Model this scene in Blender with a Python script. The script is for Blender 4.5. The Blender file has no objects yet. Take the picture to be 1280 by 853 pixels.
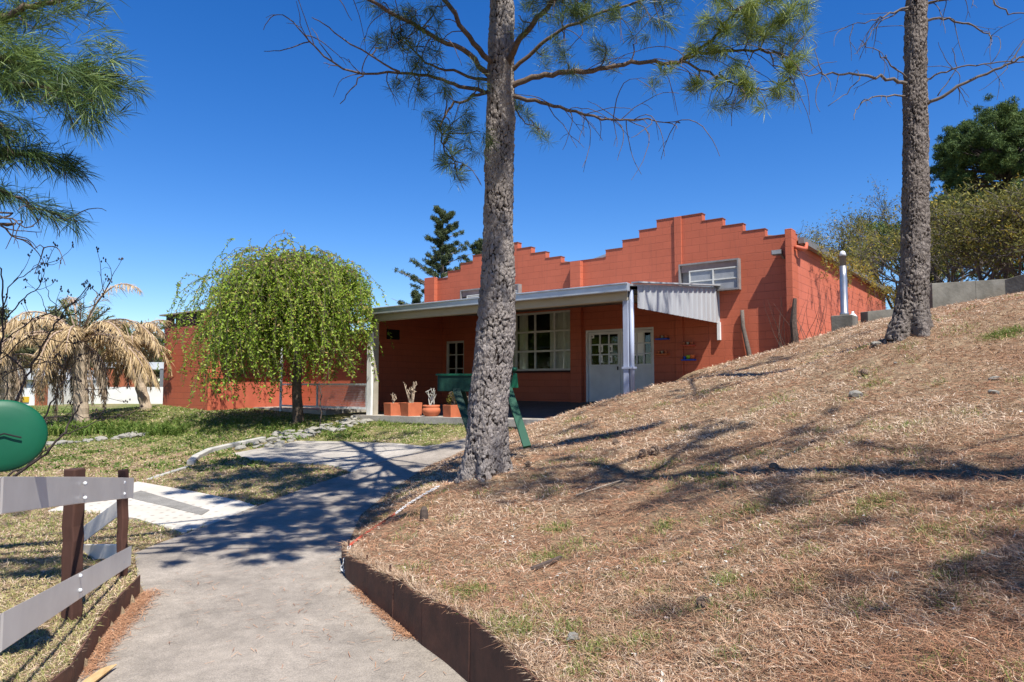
import bpy, bmesh, math, random
import numpy as np
from mathutils import Vector, Matrix, geometry
random.seed(7); rng = np.random.default_rng(7)
R = math.radians
sc = bpy.context.scene; COL = sc.collection
# ------------------------------------------------------------------ camera
F_PX = 856.0; PITCH = R(3.55); EYE = Vector((0, 0, 1.6))
cam_d = bpy.data.cameras.new('camera'); cam = bpy.data.objects.new('camera', cam_d); COL.objects.link(cam)
cam.location = EYE; cam.rotation_euler = (R(90) + PITCH, 0, 0)
cam_d.sensor_width = 36; cam_d.lens = F_PX / 1280 * 36; cam_d.clip_end = 6000; cam_d.clip_start = 0.05
sc.camera = cam
# ------------------------------------------------------------------ sky, sun, exposure
SUN = Vector((0.291, -0.540, 1.0)).normalized()
w = bpy.data.worlds.new('World'); sc.world = w; w.use_nodes = True
nt = w.node_tree; nt.nodes.clear()
sky = nt.nodes.new('ShaderNodeTexSky'); sky.sky_type = 'NISHITA'; sky.sun_disc = False
sky.sun_elevation = math.asin(SUN.z); sky.sun_rotation = math.atan2(SUN.x, SUN.y)
sky.altitude = 0; sky.air_density = 1.0; sky.dust_density = 0.0; sky.ozone_density = 5.0
hs = nt.nodes.new('ShaderNodeHueSaturation'); hs.inputs['Saturation'].default_value = 1.32; hs.inputs['Hue'].default_value = 0.512
bg = nt.nodes.new('ShaderNodeBackground'); bg.inputs[1].default_value = 0.092
wo = nt.nodes.new('ShaderNodeOutputWorld')
nt.links.new(sky.outputs[0], hs.inputs['Color']); nt.links.new(hs.outputs[0], bg.inputs[0]); nt.links.new(bg.outputs[0], wo.inputs[0])
sl = bpy.data.lights.new('sun', 'SUN'); sl.energy = 5.0; sl.angle = R(0.5); sl.color = (1.0, 0.955, 0.88)
so = bpy.data.objects.new('sun', sl); COL.objects.link(so); so.location = (5, -10, 20)
so.rotation_euler = SUN.to_track_quat('Z', 'Y').to_euler()
sc.view_settings.view_transform = 'Standard'; sc.view_settings.look = 'None'
sc.view_settings.exposure = 0.85; sc.view_settings.gamma = 1.0
sc.render.engine = 'CYCLES'
sc.cycles.max_bounces = 6; sc.cycles.transparent_max_bounces = 12
# ------------------------------------------------------------------ pixel (1280x853) -> world at depth Y
CP, SP = math.cos(PITCH), math.sin(PITCH)
def ray(px, py):
    u = (px - 640) / F_PX; v = (426.5 - py) / F_PX
    y = CP - v * SP
    return u / y, (SP + v * CP) / y
def P(px, py, Y):
    a, b = ray(px, py); return Vector((a * Y, Y, 1.6 + b * Y))
# ------------------------------------------------------------------ numpy noise
def _h(ix, iy, s=0):
    n = (ix.astype(np.int64) * 374761393 + iy.astype(np.int64) * 668265263 + s * 974711) & 0x7fffffff
    n = ((n ^ (n >> 13)) * 1274126177) & 0x7fffffff
    return ((n ^ (n >> 16)) & 0xffff) / 65535.0
def vn(x, y, s=0):
    x = np.asarray(x, float); y = np.asarray(y, float)
    ix = np.floor(x); iy = np.floor(y); fx = x - ix; fy = y - iy
    fx = fx * fx * (3 - 2 * fx); fy = fy * fy * (3 - 2 * fy)
    a = _h(ix, iy, s); b = _h(ix + 1, iy, s); c = _h(ix, iy + 1, s); d = _h(ix + 1, iy + 1, s)
    return (a * (1 - fx) + b * fx) * (1 - fy) + (c * (1 - fx) + d * fx) * fy - 0.5
def fbm(x, y, s=0, o=4):
    t = 0; a = 1
    for k in range(o): t = t + a * vn(x, y, s + k); x = x * 2.03; y = y * 2.03; a *= 0.5
    return t
def sm(a, b, x):
    t = np.clip((x - a) / (b - a), 0, 1); return t * t * (3 - 2 * t)
# ------------------------------------------------------------------ terrain height
def rbf_fit(pts):
    p = np.array(pts, float); n = len(p); s = 5.0
    d = np.linalg.norm(p[:, None, :2] - p[None, :, :2], axis=2) / s
    K = d + 0 * d; A = np.zeros((n + 3, n + 3)); A[:n, :n] = -K + 0.0; A[:n, :n] -= np.eye(n) * -0.02
    A[:n, n] = 1; A[:n, n + 1:] = p[:, :2] / s; A[n, :n] = 1; A[n + 1:, :n] = p[:, :2].T / s
    b = np.zeros(n + 3); b[:n] = p[:, 2]
    return p, np.linalg.solve(A, b), s
def rbf_eval(fit, X, Y):
    p, c, s = fit; n = len(p); out = c[n] + c[n + 1] * X / s + c[n + 2] * Y / s
    for i in range(n): out = out - c[i] * np.hypot(X - p[i, 0], Y - p[i, 1]) / s
    return out
def pc(px, py, Y): v = P(px, py, Y); return (v.x, v.y, v.z)
low_pts = [(0, -6, 0), (-3, -6, 0), (4, -6, 0), (-8, -6, 0), (0, 0, 0), (-1, 3, 0), (-1.2, 5, -.01), (-1.8, 6.3, 0), (-6, 0, 0), (-6, 4, -.05), (-10, 2, -.1),
    (-3, 8, .02), (-1.7, 9, .05), (-7, 8, -.05), (-12, 8, -.05), (-4.5, 11, .08), (-2.0, 11, .12), (-1.2, 12.5, .25), (-3.5, 13, .22), (-7, 12, .1),
    (-12, 13, .15), (-5.5, 15, .3), (-1.5, 14.5, .5), pc(470, 548, 15.6), pc(470, 523, 18.2), pc(577, 528, 16.2), pc(372, 529, 17.4), pc(300, 532, 17.2),
    (-10.5, 16, .25), (-13, 20, .62), pc(206, 507, 21.6), pc(259, 514, 20.2), pc(330, 517, 19.8), (-6, 23, .8), (-2, 22, .8), (.5, 15.6, .72), (2, 18, .85), (0, 25, .8),
    (-16, 28, .5), (-8, 30, .8), (4, 28, 1.0), (-18, 14, .1), (-18, 22, .5), (8, 30, 1.2), (3, 12, .3), (4, 6, .1)]
low_fit = rbf_fit(low_pts)
hill_px = [(600, 597, 8.0), (690, 560, 9.7), (700, 526, 14.2), (735, 506, 13.2), (785, 493, 13.0), (825, 480, 12.9), (865, 464, 16.2), (995, 433, 15.5),
    (1140, 413, 9.0), (1272, 374, 9.4), (1060, 409, 13.6), (1170, 388, 13.0), (1278, 366, 13.4), (1000, 600, 5.0), (1000, 520, 7.3), (1000, 462, 11.2), (800, 700, 4.7),
    (800, 600, 7.0), (800, 530, 10.2), (670, 700, 5.1), (1000, 700, 3.6), (1000, 853, 2.5), (1280, 853, 1.95), (1280, 700, 2.8), (1280, 550, 4.8), (1280, 450, 7.2),
    (670, 853, 3.1), (606, 783, 3.67), (510, 731, 4.56), (440, 694, 5.75), (500, 640, 7.6), (560, 600, 9.2), (640, 540, 13.6)]
hill_pts = [pc(*q) for q in hill_px] + [(.35, 1.5, .26), (.6, 0, .26), (.6, -6, .26), (4, -6, .9), (10, -6, 1.8), (5, 0, 1.2), (10, 4, 2.2), (13, 10, 3.6), (14, 18, 4.2),
    (8, 22, 3.0), (12, 26, 3.6), (3.2, 18.2, .85), (2.6, 15.6, 1.0), (4.6, 20, 1.6), (1.6, 17, .85), (2.2, 20, .85), (9, 17, 3.1), (4, 28, 1.4), (0, 30, 1.0)]
hill_fit = rbf_fit(hill_pts)
XB = np.array([(-6, .9), (0, .9), (1.5, .62), (2.6, .35), (3.1, .1), (3.67, -.16), (4.56, -.69), (5.7, -1.33), (6.3, -1.53), (7.2, -1.66), (8.3, -1.8), (10, -1.72), (11.8, -1.45),
    (13, -.95), (14.2, -.2), (15, .7), (16, 1.6), (17.5, 2.4), (20, 2.8), (24, 3.2), (30, 4)])
def Xb(Y): return np.interp(Y, XB[:, 0], XB[:, 1])
XL = np.array([(-6, -2.35), (2, -2.1), (3.67, -2.30), (4.5, -2.62), (5.1, -2.78), (5.4, -2.86)])
def Xl(Y): return np.interp(Y, XL[:, 0], XL[:, 1])
def H(X, Y, side=None):
    X = np.asarray(X, float); Y = np.asarray(Y, float)
    xc = np.clip(X, -18, 14); yc = np.clip(Y, -6, 30)
    d = X - Xb(Y)
    lo = rbf_eval(low_fit, xc, yc); hi = rbf_eval(hill_fit, xc, yc)
    bed = (X < Xl(Y) - .02) if side is None else (X < Xl(Y) - .02)
    lo = lo + .13 * bed * sm(5.45, 5.35, Y) * sm(-3.6, -2.4, X - Xl(Y) )
    lo = lo + .02 * fbm(X * 1.7, Y * 1.7, 3) * sm(-2.2, -3.2, d) + .012 * vn(X * 7, Y * 7, 9) * sm(-2.2, -2.6, d)
    hi = hi + .045 * fbm(X * 2.9, Y * 2.9, 55, 3) * sm(.1, .6, d) * .6 + .03 * fbm(X * 1.3, Y * 1.3, 5) * sm(.1, .8, d) + .022 * vn(X * 7, Y * 7, 11) + .012 * vn(X * 17, Y * 17, 12)
    soft = sm(0, 1, d / (.12 + .55 * np.clip((Y - 6.3) / 1.2, 0, 1)))
    hard = (d >= 0) if side is None else np.full(d.shape, side)
    wgt = np.where(Y < 6.3, hard, soft)
    h = lo * (1 - wgt) + np.maximum(hi, lo - .1) * wgt
    far = sm(30, 90, np.maximum(np.abs(X), Y))
    return h * (1 - far) + 1.0 * far
def Hs(x, y): return float(H(np.array([x]), np.array([y]))[0])
TS = np.concatenate([np.arange(1.5, 12, .02), np.arange(12, 40, .05)])
def G(px, py):
    a, b = ray(px, py); h = H(a * TS, TS); r = 1.6 + b * TS
    k = np.argmax(r < h)
    t = TS[k] if r[k] < h[k] else 30.0
    return Vector((a * t, t, Hs(a * t, t)))
# ------------------------------------------------------------------ object helpers
def tag(o, label=None, cat=None, group=None, kind=None):
    if label: o['label'] = label
    if cat: o['category'] = cat
    if group: o['group'] = group
    if kind: o['kind'] = kind
    return o
def empty(name, label, cat, loc=(0, 0, 0), rz=0, group=None):
    o = bpy.data.objects.new(name, None); COL.objects.link(o); o.location = loc; o.rotation_euler = (0, 0, rz); o.empty_display_size = .2
    return tag(o, label, cat, group)
def link(name, me, mat, parent=None):
    o = bpy.data.objects.new(name, me); COL.objects.link(o)
    if mat: me.materials.append(mat)
    if parent: o.parent = parent
    return o
def arr_mesh(name, V, Fc, mat, parent=None, var=None, smooth=False, vattr=None):
    V = np.asarray(V, np.float32); Fc = np.asarray(Fc, np.int32)
    me = bpy.data.meshes.new(name); n, k = Fc.shape
    me.vertices.add(len(V)); me.vertices.foreach_set('co', V.ravel())
    me.loops.add(n * k); me.loops.foreach_set('vertex_index', Fc.ravel())
    me.polygons.add(n); me.polygons.foreach_set('loop_start', np.arange(0, n * k, k, dtype=np.int32))
    try: me.polygons.foreach_set('loop_total', np.full(n, k, np.int32))
    except Exception: pass
    me.polygons.foreach_set('use_smooth', np.full(n, smooth))
    if var is not None:
        a = me.attributes.new('var', 'FLOAT', 'FACE'); a.data.foreach_set('value', np.asarray(var, np.float32))
    if vattr:
        for kx, vals in vattr.items():
            a = me.attributes.new(kx, 'FLOAT', 'POINT'); a.data.foreach_set('value', np.asarray(vals, np.float32))
    me.update(calc_edges=True); me.validate()
    return link(name, me, mat, parent)
class MB:
    def __init__(s): s.v = []; s.f = []
    def box(s, x0, x1, y0, y1, z0, z1, M=None):
        b = len(s.v); c = [(x0, y0, z0), (x1, y0, z0), (x1, y1, z0), (x0, y1, z0), (x0, y0, z1), (x1, y0, z1), (x1, y1, z1), (x0, y1, z1)]
        s.v += [tuple(M @ Vector(q)) for q in c] if M else c
        s.f += [(b, b + 3, b + 2, b + 1), (b + 4, b + 5, b + 6, b + 7), (b, b + 1, b + 5, b + 4), (b + 1, b + 2, b + 6, b + 5), (b + 2, b + 3, b + 7, b + 6), (b + 3, b, b + 4, b + 7)]
        return s
    def bar(s, a, c, wd, th, up=(0, 0, 1)):     # bar from a to c, wd across (side), th along up
        a = Vector(a); c = Vector(c); t = (c - a); L = t.length; t.normalize(); up = Vector(up)
        sd = t.cross(up).normalized(); u = sd.cross(t).normalized()
        M = Matrix((( t.x, sd.x, u.x, a.x), (t.y, sd.y, u.y, a.y), (t.z, sd.z, u.z, a.z), (0, 0, 0, 1)))
        return s.box(0, L, -wd / 2, wd / 2, -th / 2, th / 2, M)
    def tube(s, pts, rad, n=6, cap=True):
        pts = [Vector(p) for p in pts]; b0 = len(s.v); m = len(pts)
        if not hasattr(rad, '__len__'): rad = [rad] * m
        ref = Vector((.31, .17, .93))
        for i, p in enumerate(pts):
            t = (pts[min(i + 1, m - 1)] - pts[max(i - 1, 0)])
            t = t.normalized() if t.length > 1e-9 else Vector((0, 0, 1))
            if abs(t.dot(ref)) > .97: ref = Vector((.9, .3, .1))
            u = (ref - t * ref.dot(t)).normalized(); v = t.cross(u); ref = u
            for k in range(n):
                a = 2 * math.pi * k / n; s.v.append(tuple(p + (u * math.cos(a) + v * math.sin(a)) * rad[i]))
        for i in range(m - 1):
            for k in range(n):
                k2 = (k + 1) % n; s.f.append((b0 + i * n + k, b0 + i * n + k2, b0 + (i + 1) * n + k2, b0 + (i + 1) * n + k))
        if cap: s.f.append(tuple(b0 + k for k in range(n))[::-1]); s.f.append(tuple(b0 + (m - 1) * n + k for k in range(n)))
        return s
    def lathe(s, prof, n=24, c=(0, 0, 0), M=None):
        b = len(s.v)
        for r, z in prof:
            for k in range(n):
                a = 2 * math.pi * k / n; q = Vector((c[0] + r * math.cos(a), c[1] + r * math.sin(a), c[2] + z)); s.v.append(tuple(M @ q) if M else tuple(q))
        for i in range(len(prof) - 1):
            for k in range(n): k2 = (k + 1) % n; s.f.append((b + i * n + k, b + i * n + k2, b + (i + 1) * n + k2, b + (i + 1) * n + k))
        s.f.append(tuple(b + k for k in range(n))[::-1]); s.f.append(tuple(b + (len(prof) - 1) * n + k for k in range(n)))
        return s
    def prism(s, poly, d, M=None):               # poly in xz, extruded along y 0..d
        b = len(s.v); n = len(poly)
        for y in (0, d):
            for x, z in poly: q = Vector((x, y, z)); s.v.append(tuple(M @ q) if M else tuple(q))
        s.f.append(tuple(range(b, b + n))); s.f.append(tuple(range(b + n, b + 2 * n))[::-1])
        for k in range(n): k2 = (k + 1) % n; s.f.append((b + k, b + n + k, b + n + k2, b + k2))
        return s
    def build(s, name, mat, parent=None, smooth=False, bevel=0):
        me = bpy.data.meshes.new(name); me.from_pydata(s.v, [], s.f); me.update()
        bm = bmesh.new(); bm.from_mesh(me); bmesh.ops.recalc_face_normals(bm, faces=bm.faces); bm.to_mesh(me); bm.free()
        if smooth: me.polygons.foreach_set('use_smooth', [True] * len(me.polygons))
        o = link(name, me, mat, parent)
        if bevel:
            md = o.modifiers.new('bevel', 'BEVEL'); md.width = bevel; md.segments = 2; md.limit_method = 'ANGLE'; md.angle_limit = R(40)
        return o
# ------------------------------------------------------------------ materials
def newmat(name, rough=.8, spec=.3, metal=0):
    m = bpy.data.materials.new(name); m.use_nodes = True; n = m.node_tree; b = n.nodes['Principled BSDF']
    b.inputs['Roughness'].default_value = rough; b.inputs['Specular IOR Level'].default_value = spec; b.inputs['Metallic'].default_value = metal
    return m, n, b
def N(n, t, **k):
    x = n.nodes.new(t)
    for a, v in k.items(): setattr(x, a, v)
    return x
def ramp(n, stops, src):
    r = N(n, 'ShaderNodeValToRGB'); e = r.color_ramp.elements
    while len(e) < len(stops): e.new(.5)
    for i, (p, c) in enumerate(stops): e[i].position = p; e[i].color = (*c, 1)
    n.links.new(src, r.inputs[0]); return r.outputs[0]
def coord(n, scale=(1, 1, 1), kind='Object'):
    t = N(n, 'ShaderNodeTexCoord'); m = N(n, 'ShaderNodeMapping'); m.inputs['Scale'].default_value = scale
    n.links.new(t.outputs[kind], m.inputs['Vector']); return m.outputs[0]
def noise(n, vec, scale, detail=5, rough=.6):
    x = N(n, 'ShaderNodeTexNoise'); x.inputs['Scale'].default_value = scale; x.inputs['Detail'].default_value = detail; x.inputs['Roughness'].default_value = rough
    n.links.new(vec, x.inputs['Vector']); return x.outputs['Fac']
def mix(n, f, a, b, mode='MIX'):
    m = N(n, 'ShaderNodeMix', data_type='RGBA', blend_type=mode)
    for sock, v in ((m.inputs[0], f), (m.inputs[6], a), (m.inputs[7], b)):
        if isinstance(v, (int, float)): sock.default_value = v
        elif isinstance(v, tuple): sock.default_value = (*v, 1)
        else: n.links.new(v, sock)
    return m.outputs[2]
def bump(n, b, h, strength=.5, dist=.01):
    x = N(n, 'ShaderNodeBump'); x.inputs['Strength'].default_value = strength; x.inputs['Distance'].default_value = dist
    n.links.new(h, x.inputs['Height']); n.links.new(x.outputs[0], b.inputs['Normal'])
def simple(name, c1, c2=None, scale=8, rough=.8, spec=.3, metal=0, bmp=.2, bd=.004, stretch=(1, 1, 1), detail=6):
    m, n, b = newmat(name, rough, spec, metal); v = coord(n, stretch); f = noise(n, v, scale, detail)
    c2 = c2 or tuple(x * .7 for x in c1)
    n.links.new(ramp(n, [(.3, c1), (.7, c2)], f), b.inputs['Base Color'])
    if bmp: bump(n, b, noise(n, v, scale * 5, 4), bmp, bd)
    return m
def varmat(name, stops, rough=.7, spec=.25, trans=0, attr='var'):
    m, n, b = newmat(name, rough, spec); a = N(n, 'ShaderNodeAttribute', attribute_name=attr)
    c = ramp(n, stops, a.outputs['Fac']); n.links.new(c, b.inputs['Base Color'])
    if trans:
        t = N(n, 'ShaderNodeBsdfTranslucent'); n.links.new(c, t.inputs['Color']); mx = N(n, 'ShaderNodeMixShader'); mx.inputs[0].default_value = trans
        out = n.nodes['Material Output']; n.links.new(b.outputs[0], mx.inputs[1]); n.links.new(t.outputs[0], mx.inputs[2]); n.links.new(mx.outputs[0], out.inputs[0])
    return m
def block_mat(name, ax, c1=(.445, .114, .060), c2=(.355, .086, .047), joint=.45):
    m, n, b = newmat(name, .62, .3); t = N(n, 'ShaderNodeTexCoord'); s = N(n, 'ShaderNodeSeparateXYZ'); n.links.new(t.outputs['Object'], s.inputs[0])
    c = N(n, 'ShaderNodeCombineXYZ'); n.links.new(s.outputs[ax], c.inputs[0]); n.links.new(s.outputs['Z'], c.inputs[1])
    wob = N(n, 'ShaderNodeVectorMath', operation='MULTIPLY_ADD'); nz = N(n, 'ShaderNodeTexNoise'); nz.inputs['Scale'].default_value = 2.5; nz.inputs['Detail'].default_value = 3
    n.links.new(t.outputs['Object'], nz.inputs['Vector']); n.links.new(nz.outputs['Color'], wob.inputs[0]); wob.inputs[1].default_value = (.02, .014, 0); n.links.new(c.outputs[0], wob.inputs[2])
    br = N(n, 'ShaderNodeTexBrick'); br.offset = .5; br.inputs['Scale'].default_value = 1; br.inputs['Mortar Size'].default_value = .007; br.inputs['Mortar Smooth'].default_value = .6
    br.inputs['Brick Width'].default_value = .4; br.inputs['Row Height'].default_value = .19; br.inputs['Bias'].default_value = 0
    br.inputs['Color1'].default_value = (.45, .45, .45, 1); br.inputs['Color2'].default_value = (.6, .6, .6, 1); n.links.new(wob.outputs[0], br.inputs['Vector'])
    br2 = N(n, 'ShaderNodeTexBrick'); br2.offset = 0; br2.inputs['Scale'].default_value = 1; br2.inputs['Mortar Size'].default_value = .006; br2.inputs['Mortar Smooth'].default_value = .5
    br2.inputs['Brick Width'].default_value = 900; br2.inputs['Row Height'].default_value = .19; n.links.new(wob.outputs[0], br2.inputs['Vector'])
    f1 = noise(n, t.outputs['Object'], 1.3, 6, .65); f2 = noise(n, t.outputs['Object'], 26, 5, .7)
    base = ramp(n, [(.3, c1), (.62, tuple(x * .9 for x in c1)), (.85, c2)], f1)
    base = mix(n, .18, base, br.outputs['Color'], 'OVERLAY')
    stv = N(n, 'ShaderNodeMapping'); stv.inputs['Scale'].default_value = (5, 5, .45); n.links.new(t.outputs['Object'], stv.inputs['Vector'])
    base = mix(n, ramp(n, [(.56, (0,) * 3), (.74, (.38,) * 3)], noise(n, stv.outputs[0], 1.6, 6, .7)), base, (.20, .07, .045))
    # joints fade in and out: painted-over mortar
    fade = ramp(n, [(.38, (.15,) * 3), (.6, (1,) * 3)], noise(n, t.outputs['Object'], 1.9, 4, .6))
    jm = N(n, 'ShaderNodeMath', operation='MULTIPLY'); n.links.new(br2.outputs['Fac'], jm.inputs[0]); n.links.new(fade, jm.inputs[1])
    jv = N(n, 'ShaderNodeMath', operation='MULTIPLY'); n.links.new(br.outputs['Fac'], jv.inputs[0]); jv.inputs[1].default_value = .16
    jj = N(n, 'ShaderNodeMath', operation='MAXIMUM'); n.links.new(jm.outputs[0], jj.inputs[0]); n.links.new(jv.outputs[0], jj.inputs[1])
    jf = N(n, 'ShaderNodeMath', operation='MULTIPLY'); n.links.new(jj.outputs[0], jf.inputs[0]); jf.inputs[1].default_value = joint
    col = mix(n, jf.outputs[0], base, (.10, .022, .015))
    n.links.new(col, b.inputs['Base Color'])
    hh = N(n, 'ShaderNodeMath', operation='MULTIPLY_ADD'); n.links.new(jj.outputs[0], hh.inputs[0]); hh.inputs[1].default_value = -1.0; 
    sc2 = N(n, 'ShaderNodeMath', operation='MULTIPLY'); n.links.new(f2, sc2.inputs[0]); sc2.inputs[1].default_value = .5; n.links.new(sc2.outputs[0], hh.inputs[2])
    bump(n, b, hh.outputs[0], .8, .008)
    return m
M = {}
M['block_x'] = block_mat('painted_block_front', 'X'); M['block_y'] = block_mat('painted_block_side', 'Y')
M['block_far'] = block_mat('painted_block_wing', 'X', joint=.95); 
M['red'] = simple('red_paint', (.46, .118, .062), (.38, .09, .05), 5, .6, .3)
M['darkred'] = simple('dark_red_board', (.05, .016, .013), (.035, .012, .01), 5, .7)
M['white'] = simple('white_paint', (.72, .73, .72), (.6, .61, .6), 4, .5, .4, bmp=.1)
M['oldwhite'] = simple('weathered_white_paint', (.84, .84, .82), (.55, .54, .5), 7, .7, .3, stretch=(1, 1, .25))
M['bluegrey'] = simple('blue_grey_paint', (.36, .40, .50), (.27, .30, .39), 6, .45, .4, stretch=(1, 1, .3))
M['galv'] = simple('galvanised_sheet', (.52, .54, .56), (.40, .42, .45), 7, .42, .5, .55, bmp=.15, bd=.002, stretch=(.4, 1, 1))
M['rail'] = simple('silver_painted_plank', (.76, .72, .65), (.64, .60, .54), 3, .42, .5, .1, bmp=.25, bd=.0015)
M['winmetal'] = simple('weathered_window_metal', (.27, .25, .24), (.19, .175, .165), 8, .6, .4, .2)
M['ceiling'] = simple('shaded_ceiling_board', (.20, .17, .13), (.15, .125, .10), 4, .8, .2)  # board tone lowered to deepen the porch shade
M['corr'] = simple('white_corrugated_sheet', (.40, .41, .42), (.33, .34, .35), 5, .5, .4, .1, stretch=(1, 1, .2))
M['beige'] = simple('beige_board', (.40, .36, .29), (.30, .27, .21), 4, .8, .2, stretch=(.3, 1, 1))
M['frame'] = simple('cream_frame_paint', (.60, .59, .54), (.46, .45, .41), 9, .55, .3)
M['door'] = simple('door_white_paint', (.66, .67, .67), (.55, .56, .57), 3, .5, .4)
M['curtain'] = simple('pale_curtain', (.78, .75, .66), (.62, .60, .52), 3, .9, .1)
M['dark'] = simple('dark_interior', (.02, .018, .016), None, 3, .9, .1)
M['grey'] = simple('grey_metal', (.22, .22, .22), (.15, .15, .15), 8, .5, .5, .3)
M['paper'] = simple('white_paper', (.85, .86, .84), (.78, .79, .77), 30, .8, .1, bmp=0)
M['ink'] = simple('faded_print', (.18, .18, .19), None, 40, .8, .1, bmp=0)
M['terracotta'] = simple('terracotta', (.50, .15, .07), (.40, .115, .055), 6, .75, .2)
M['soil'] = simple('soil', (.10, .07, .05), None, 20, .95, .1, bmp=.6, bd=.02)
M['green'] = simple('green_paint', (.004, .09, .042), (.003, .07, .034), 4, .5, .3, bmp=.08)
M['darkgreen'] = simple('dark_green_paint', (.003, .038, .024), (.002, .028, .018), 5, .6, .3)
M['stand_green'] = simple('stand_green_paint', (.003, .06, .032), (.002, .05, .026), 5, .6, .3)
M['post'] = simple('brown_post', (.085, .038, .026), (.045, .022, .016), 6, .75, .3, stretch=(1, 1, .2), bmp=.5, bd=.006)
M['rust'] = simple('rusted_steel', (.13, .058, .038), (.06, .033, .025), 7, .7, .3, .15, bmp=.4, bd=.004)
M['stone'] = simple('pale_stone', (.40, .375, .32), (.20, .19, .165), 9, .9, .2, bmp=.7, bd=.02)
M['brownstone'] = simple('brown_stone', (.30, .22, .16), (.14, .10, .075), 12, .9, .2, bmp=.7, bd=.015)
M['conc_wall'] = simple('mottled_concrete', (.19, .18, .155), (.09, .085, .07), 2.5, .9, .2, bmp=.5, bd=.02)
M['kerb'] = simple('kerb_concrete', (.44, .42, .37), (.30, .29, .26), 5, .9, .2, bmp=.5, bd=.01)
M['twig'] = simple('twig_bark', (.115, .085, .068), (.055, .042, .036), 25, .9, .2)
M['greytwig'] = simple('grey_twig_bark', (.16, .135, .115), (.08, .066, .058), 25, .9, .2)
M['strawstick'] = simple('dry_stick', (.42, .34, .25), (.28, .22, .16), 20, .9, .2)
M['brownfar'] = simple('far_brick', (.42, .13, .06), None, 6, .8)
M['farwhite'] = simple('far_white_wall', (.7, .68, .63), (.6, .58, .53), 2, .8)
M['farroof'] = simple('far_pale_roof', (.55, .56, .57), (.45, .46, .48), 2, .6)
M['farground'] = simple('far_pale_road', (.42, .41, .38), None, 2, .9)
M['yellow'] = simple('yellow_paint', (.65, .42, .03), None, 5, .6)
M['blue'] = simple('blue_paint', (.02, .09, .55), None, 5, .5)
M['orange'] = simple('orange_paint', (.6, .16, .05), None, 5, .5)
M['leafgreen'] = simple('lime_paint', (.30, .50, .04), None, 5, .5)
M['redplastic'] = simple('red_plastic', (.50, .07, .04), (.42, .1, .06), 30, .5, bmp=0)
M['whiteplastic'] = simple('white_plastic', (.62, .64, .66), None, 30, .5, bmp=0)
M['black'] = simple('black_iron', (.02, .02, .02), None, 8, .5)
def glass():
    m, n, b = newmat('window_glass', .03, .5); b.inputs['Base Color'].default_value = (.01, .012, .012, 1)
    t = N(n, 'ShaderNodeBsdfTransparent'); t.inputs[0].default_value = (.93, .95, .94, 1); g = N(n, 'ShaderNodeBsdfGlossy'); g.inputs['Roughness'].default_value = .02
    fr = N(n, 'ShaderNodeFresnel'); fr.inputs[0].default_value = 1.5; mx = N(n, 'ShaderNodeMixShader')
    n.links.new(fr.outputs[0], mx.inputs[0]); n.links.new(t.outputs[0], mx.inputs[1]); n.links.new(g.outputs[0], mx.inputs[2]); n.links.new(mx.outputs[0], n.nodes['Material Output'].inputs[0])
    return m
M['glass'] = glass()
M['meshglass'] = simple('dusty_pane', (.30, .31, .32), (.22, .23, .24), 6, .55, .35)
# bark: plate attribute 'plate' 0 crack .. 1 plate
def bark_mat(name, plate, plate2, crack):
    m, n, b = newmat(name, .92, .15); a = N(n, 'ShaderNodeAttribute', attribute_name='plate'); v = coord(n, (1, 1, .5))
    f = noise(n, v, 14, 8, .7); c = ramp(n, [(.3, plate), (.55, plate2), (.75, tuple(x * .6 for x in plate2))], f)
    vo = N(n, 'ShaderNodeTexVoronoi', feature='DISTANCE_TO_EDGE'); vo.inputs['Scale'].default_value = 26; wv = N(n, 'ShaderNodeVectorMath', operation='MULTIPLY_ADD'); nz = N(n, 'ShaderNodeTexNoise'); nz.inputs['Scale'].default_value = 18; nz.inputs['Detail'].default_value = 4
    n.links.new(v, nz.inputs['Vector']); n.links.new(nz.outputs['Color'], wv.inputs[0]); wv.inputs[1].default_value = (.05, .05, .05); n.links.new(v, wv.inputs[2]); n.links.new(wv.outputs[0], vo.inputs['Vector'])
    c = mix(n, ramp(n, [(0, (.5,) * 3), (.05, (0,) * 3)], vo.outputs['Distance']), c, tuple(x * 1.6 for x in crack))
    c = mix(n, ramp(n, [(.42, (0,) * 3), (.68, (.55,) * 3)], noise(n, v, 3.2, 5, .6)), c, tuple(x * .75 for x in plate2))
    c = mix(n, ramp(n, [(.25, (1,) * 3), (.7, (0,) * 3)], a.outputs['Fac']), c, crack)
    n.links.new(c, b.inputs['Base Color']); hs2 = N(n, 'ShaderNodeMath', operation='MULTIPLY_ADD'); hs2.inputs[1].default_value = 2.5; n.links.new(vo.outputs['Distance'], hs2.inputs[0]); n.links.new(noise(n, v, 70, 6, .75), hs2.inputs[2]); bump(n, b, hs2.outputs[0], 1.0, .012)
    return m
M['bark'] = bark_mat('pine_bark', (.34, .305, .285), (.235, .205, .185), (.022, .015, .012))
M['bark2'] = bark_mat('brown_pine_bark', (.25, .215, .19), (.165, .14, .122), (.022, .016, .013))
M['limb'] = simple('pine_limb_bark', (.155, .115, .09), (.08, .06, .048), 22, .9, .2, bmp=.8, bd=.01)
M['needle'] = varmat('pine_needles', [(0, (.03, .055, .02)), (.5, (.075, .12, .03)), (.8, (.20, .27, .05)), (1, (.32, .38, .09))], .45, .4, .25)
M['needle_dark'] = varmat('bluish_pine_needles', [(0, (.02, .045, .018)), (.5, (.055, .105, .03)), (1, (.19, .26, .06))], .5, .35, .25)
M['farpine'] = varmat('far_pine_foliage', [(0, (.03, .055, .02)), (.5, (.075, .12, .03)), (1, (.17, .21, .05))], .7, .2, .15)
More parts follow.
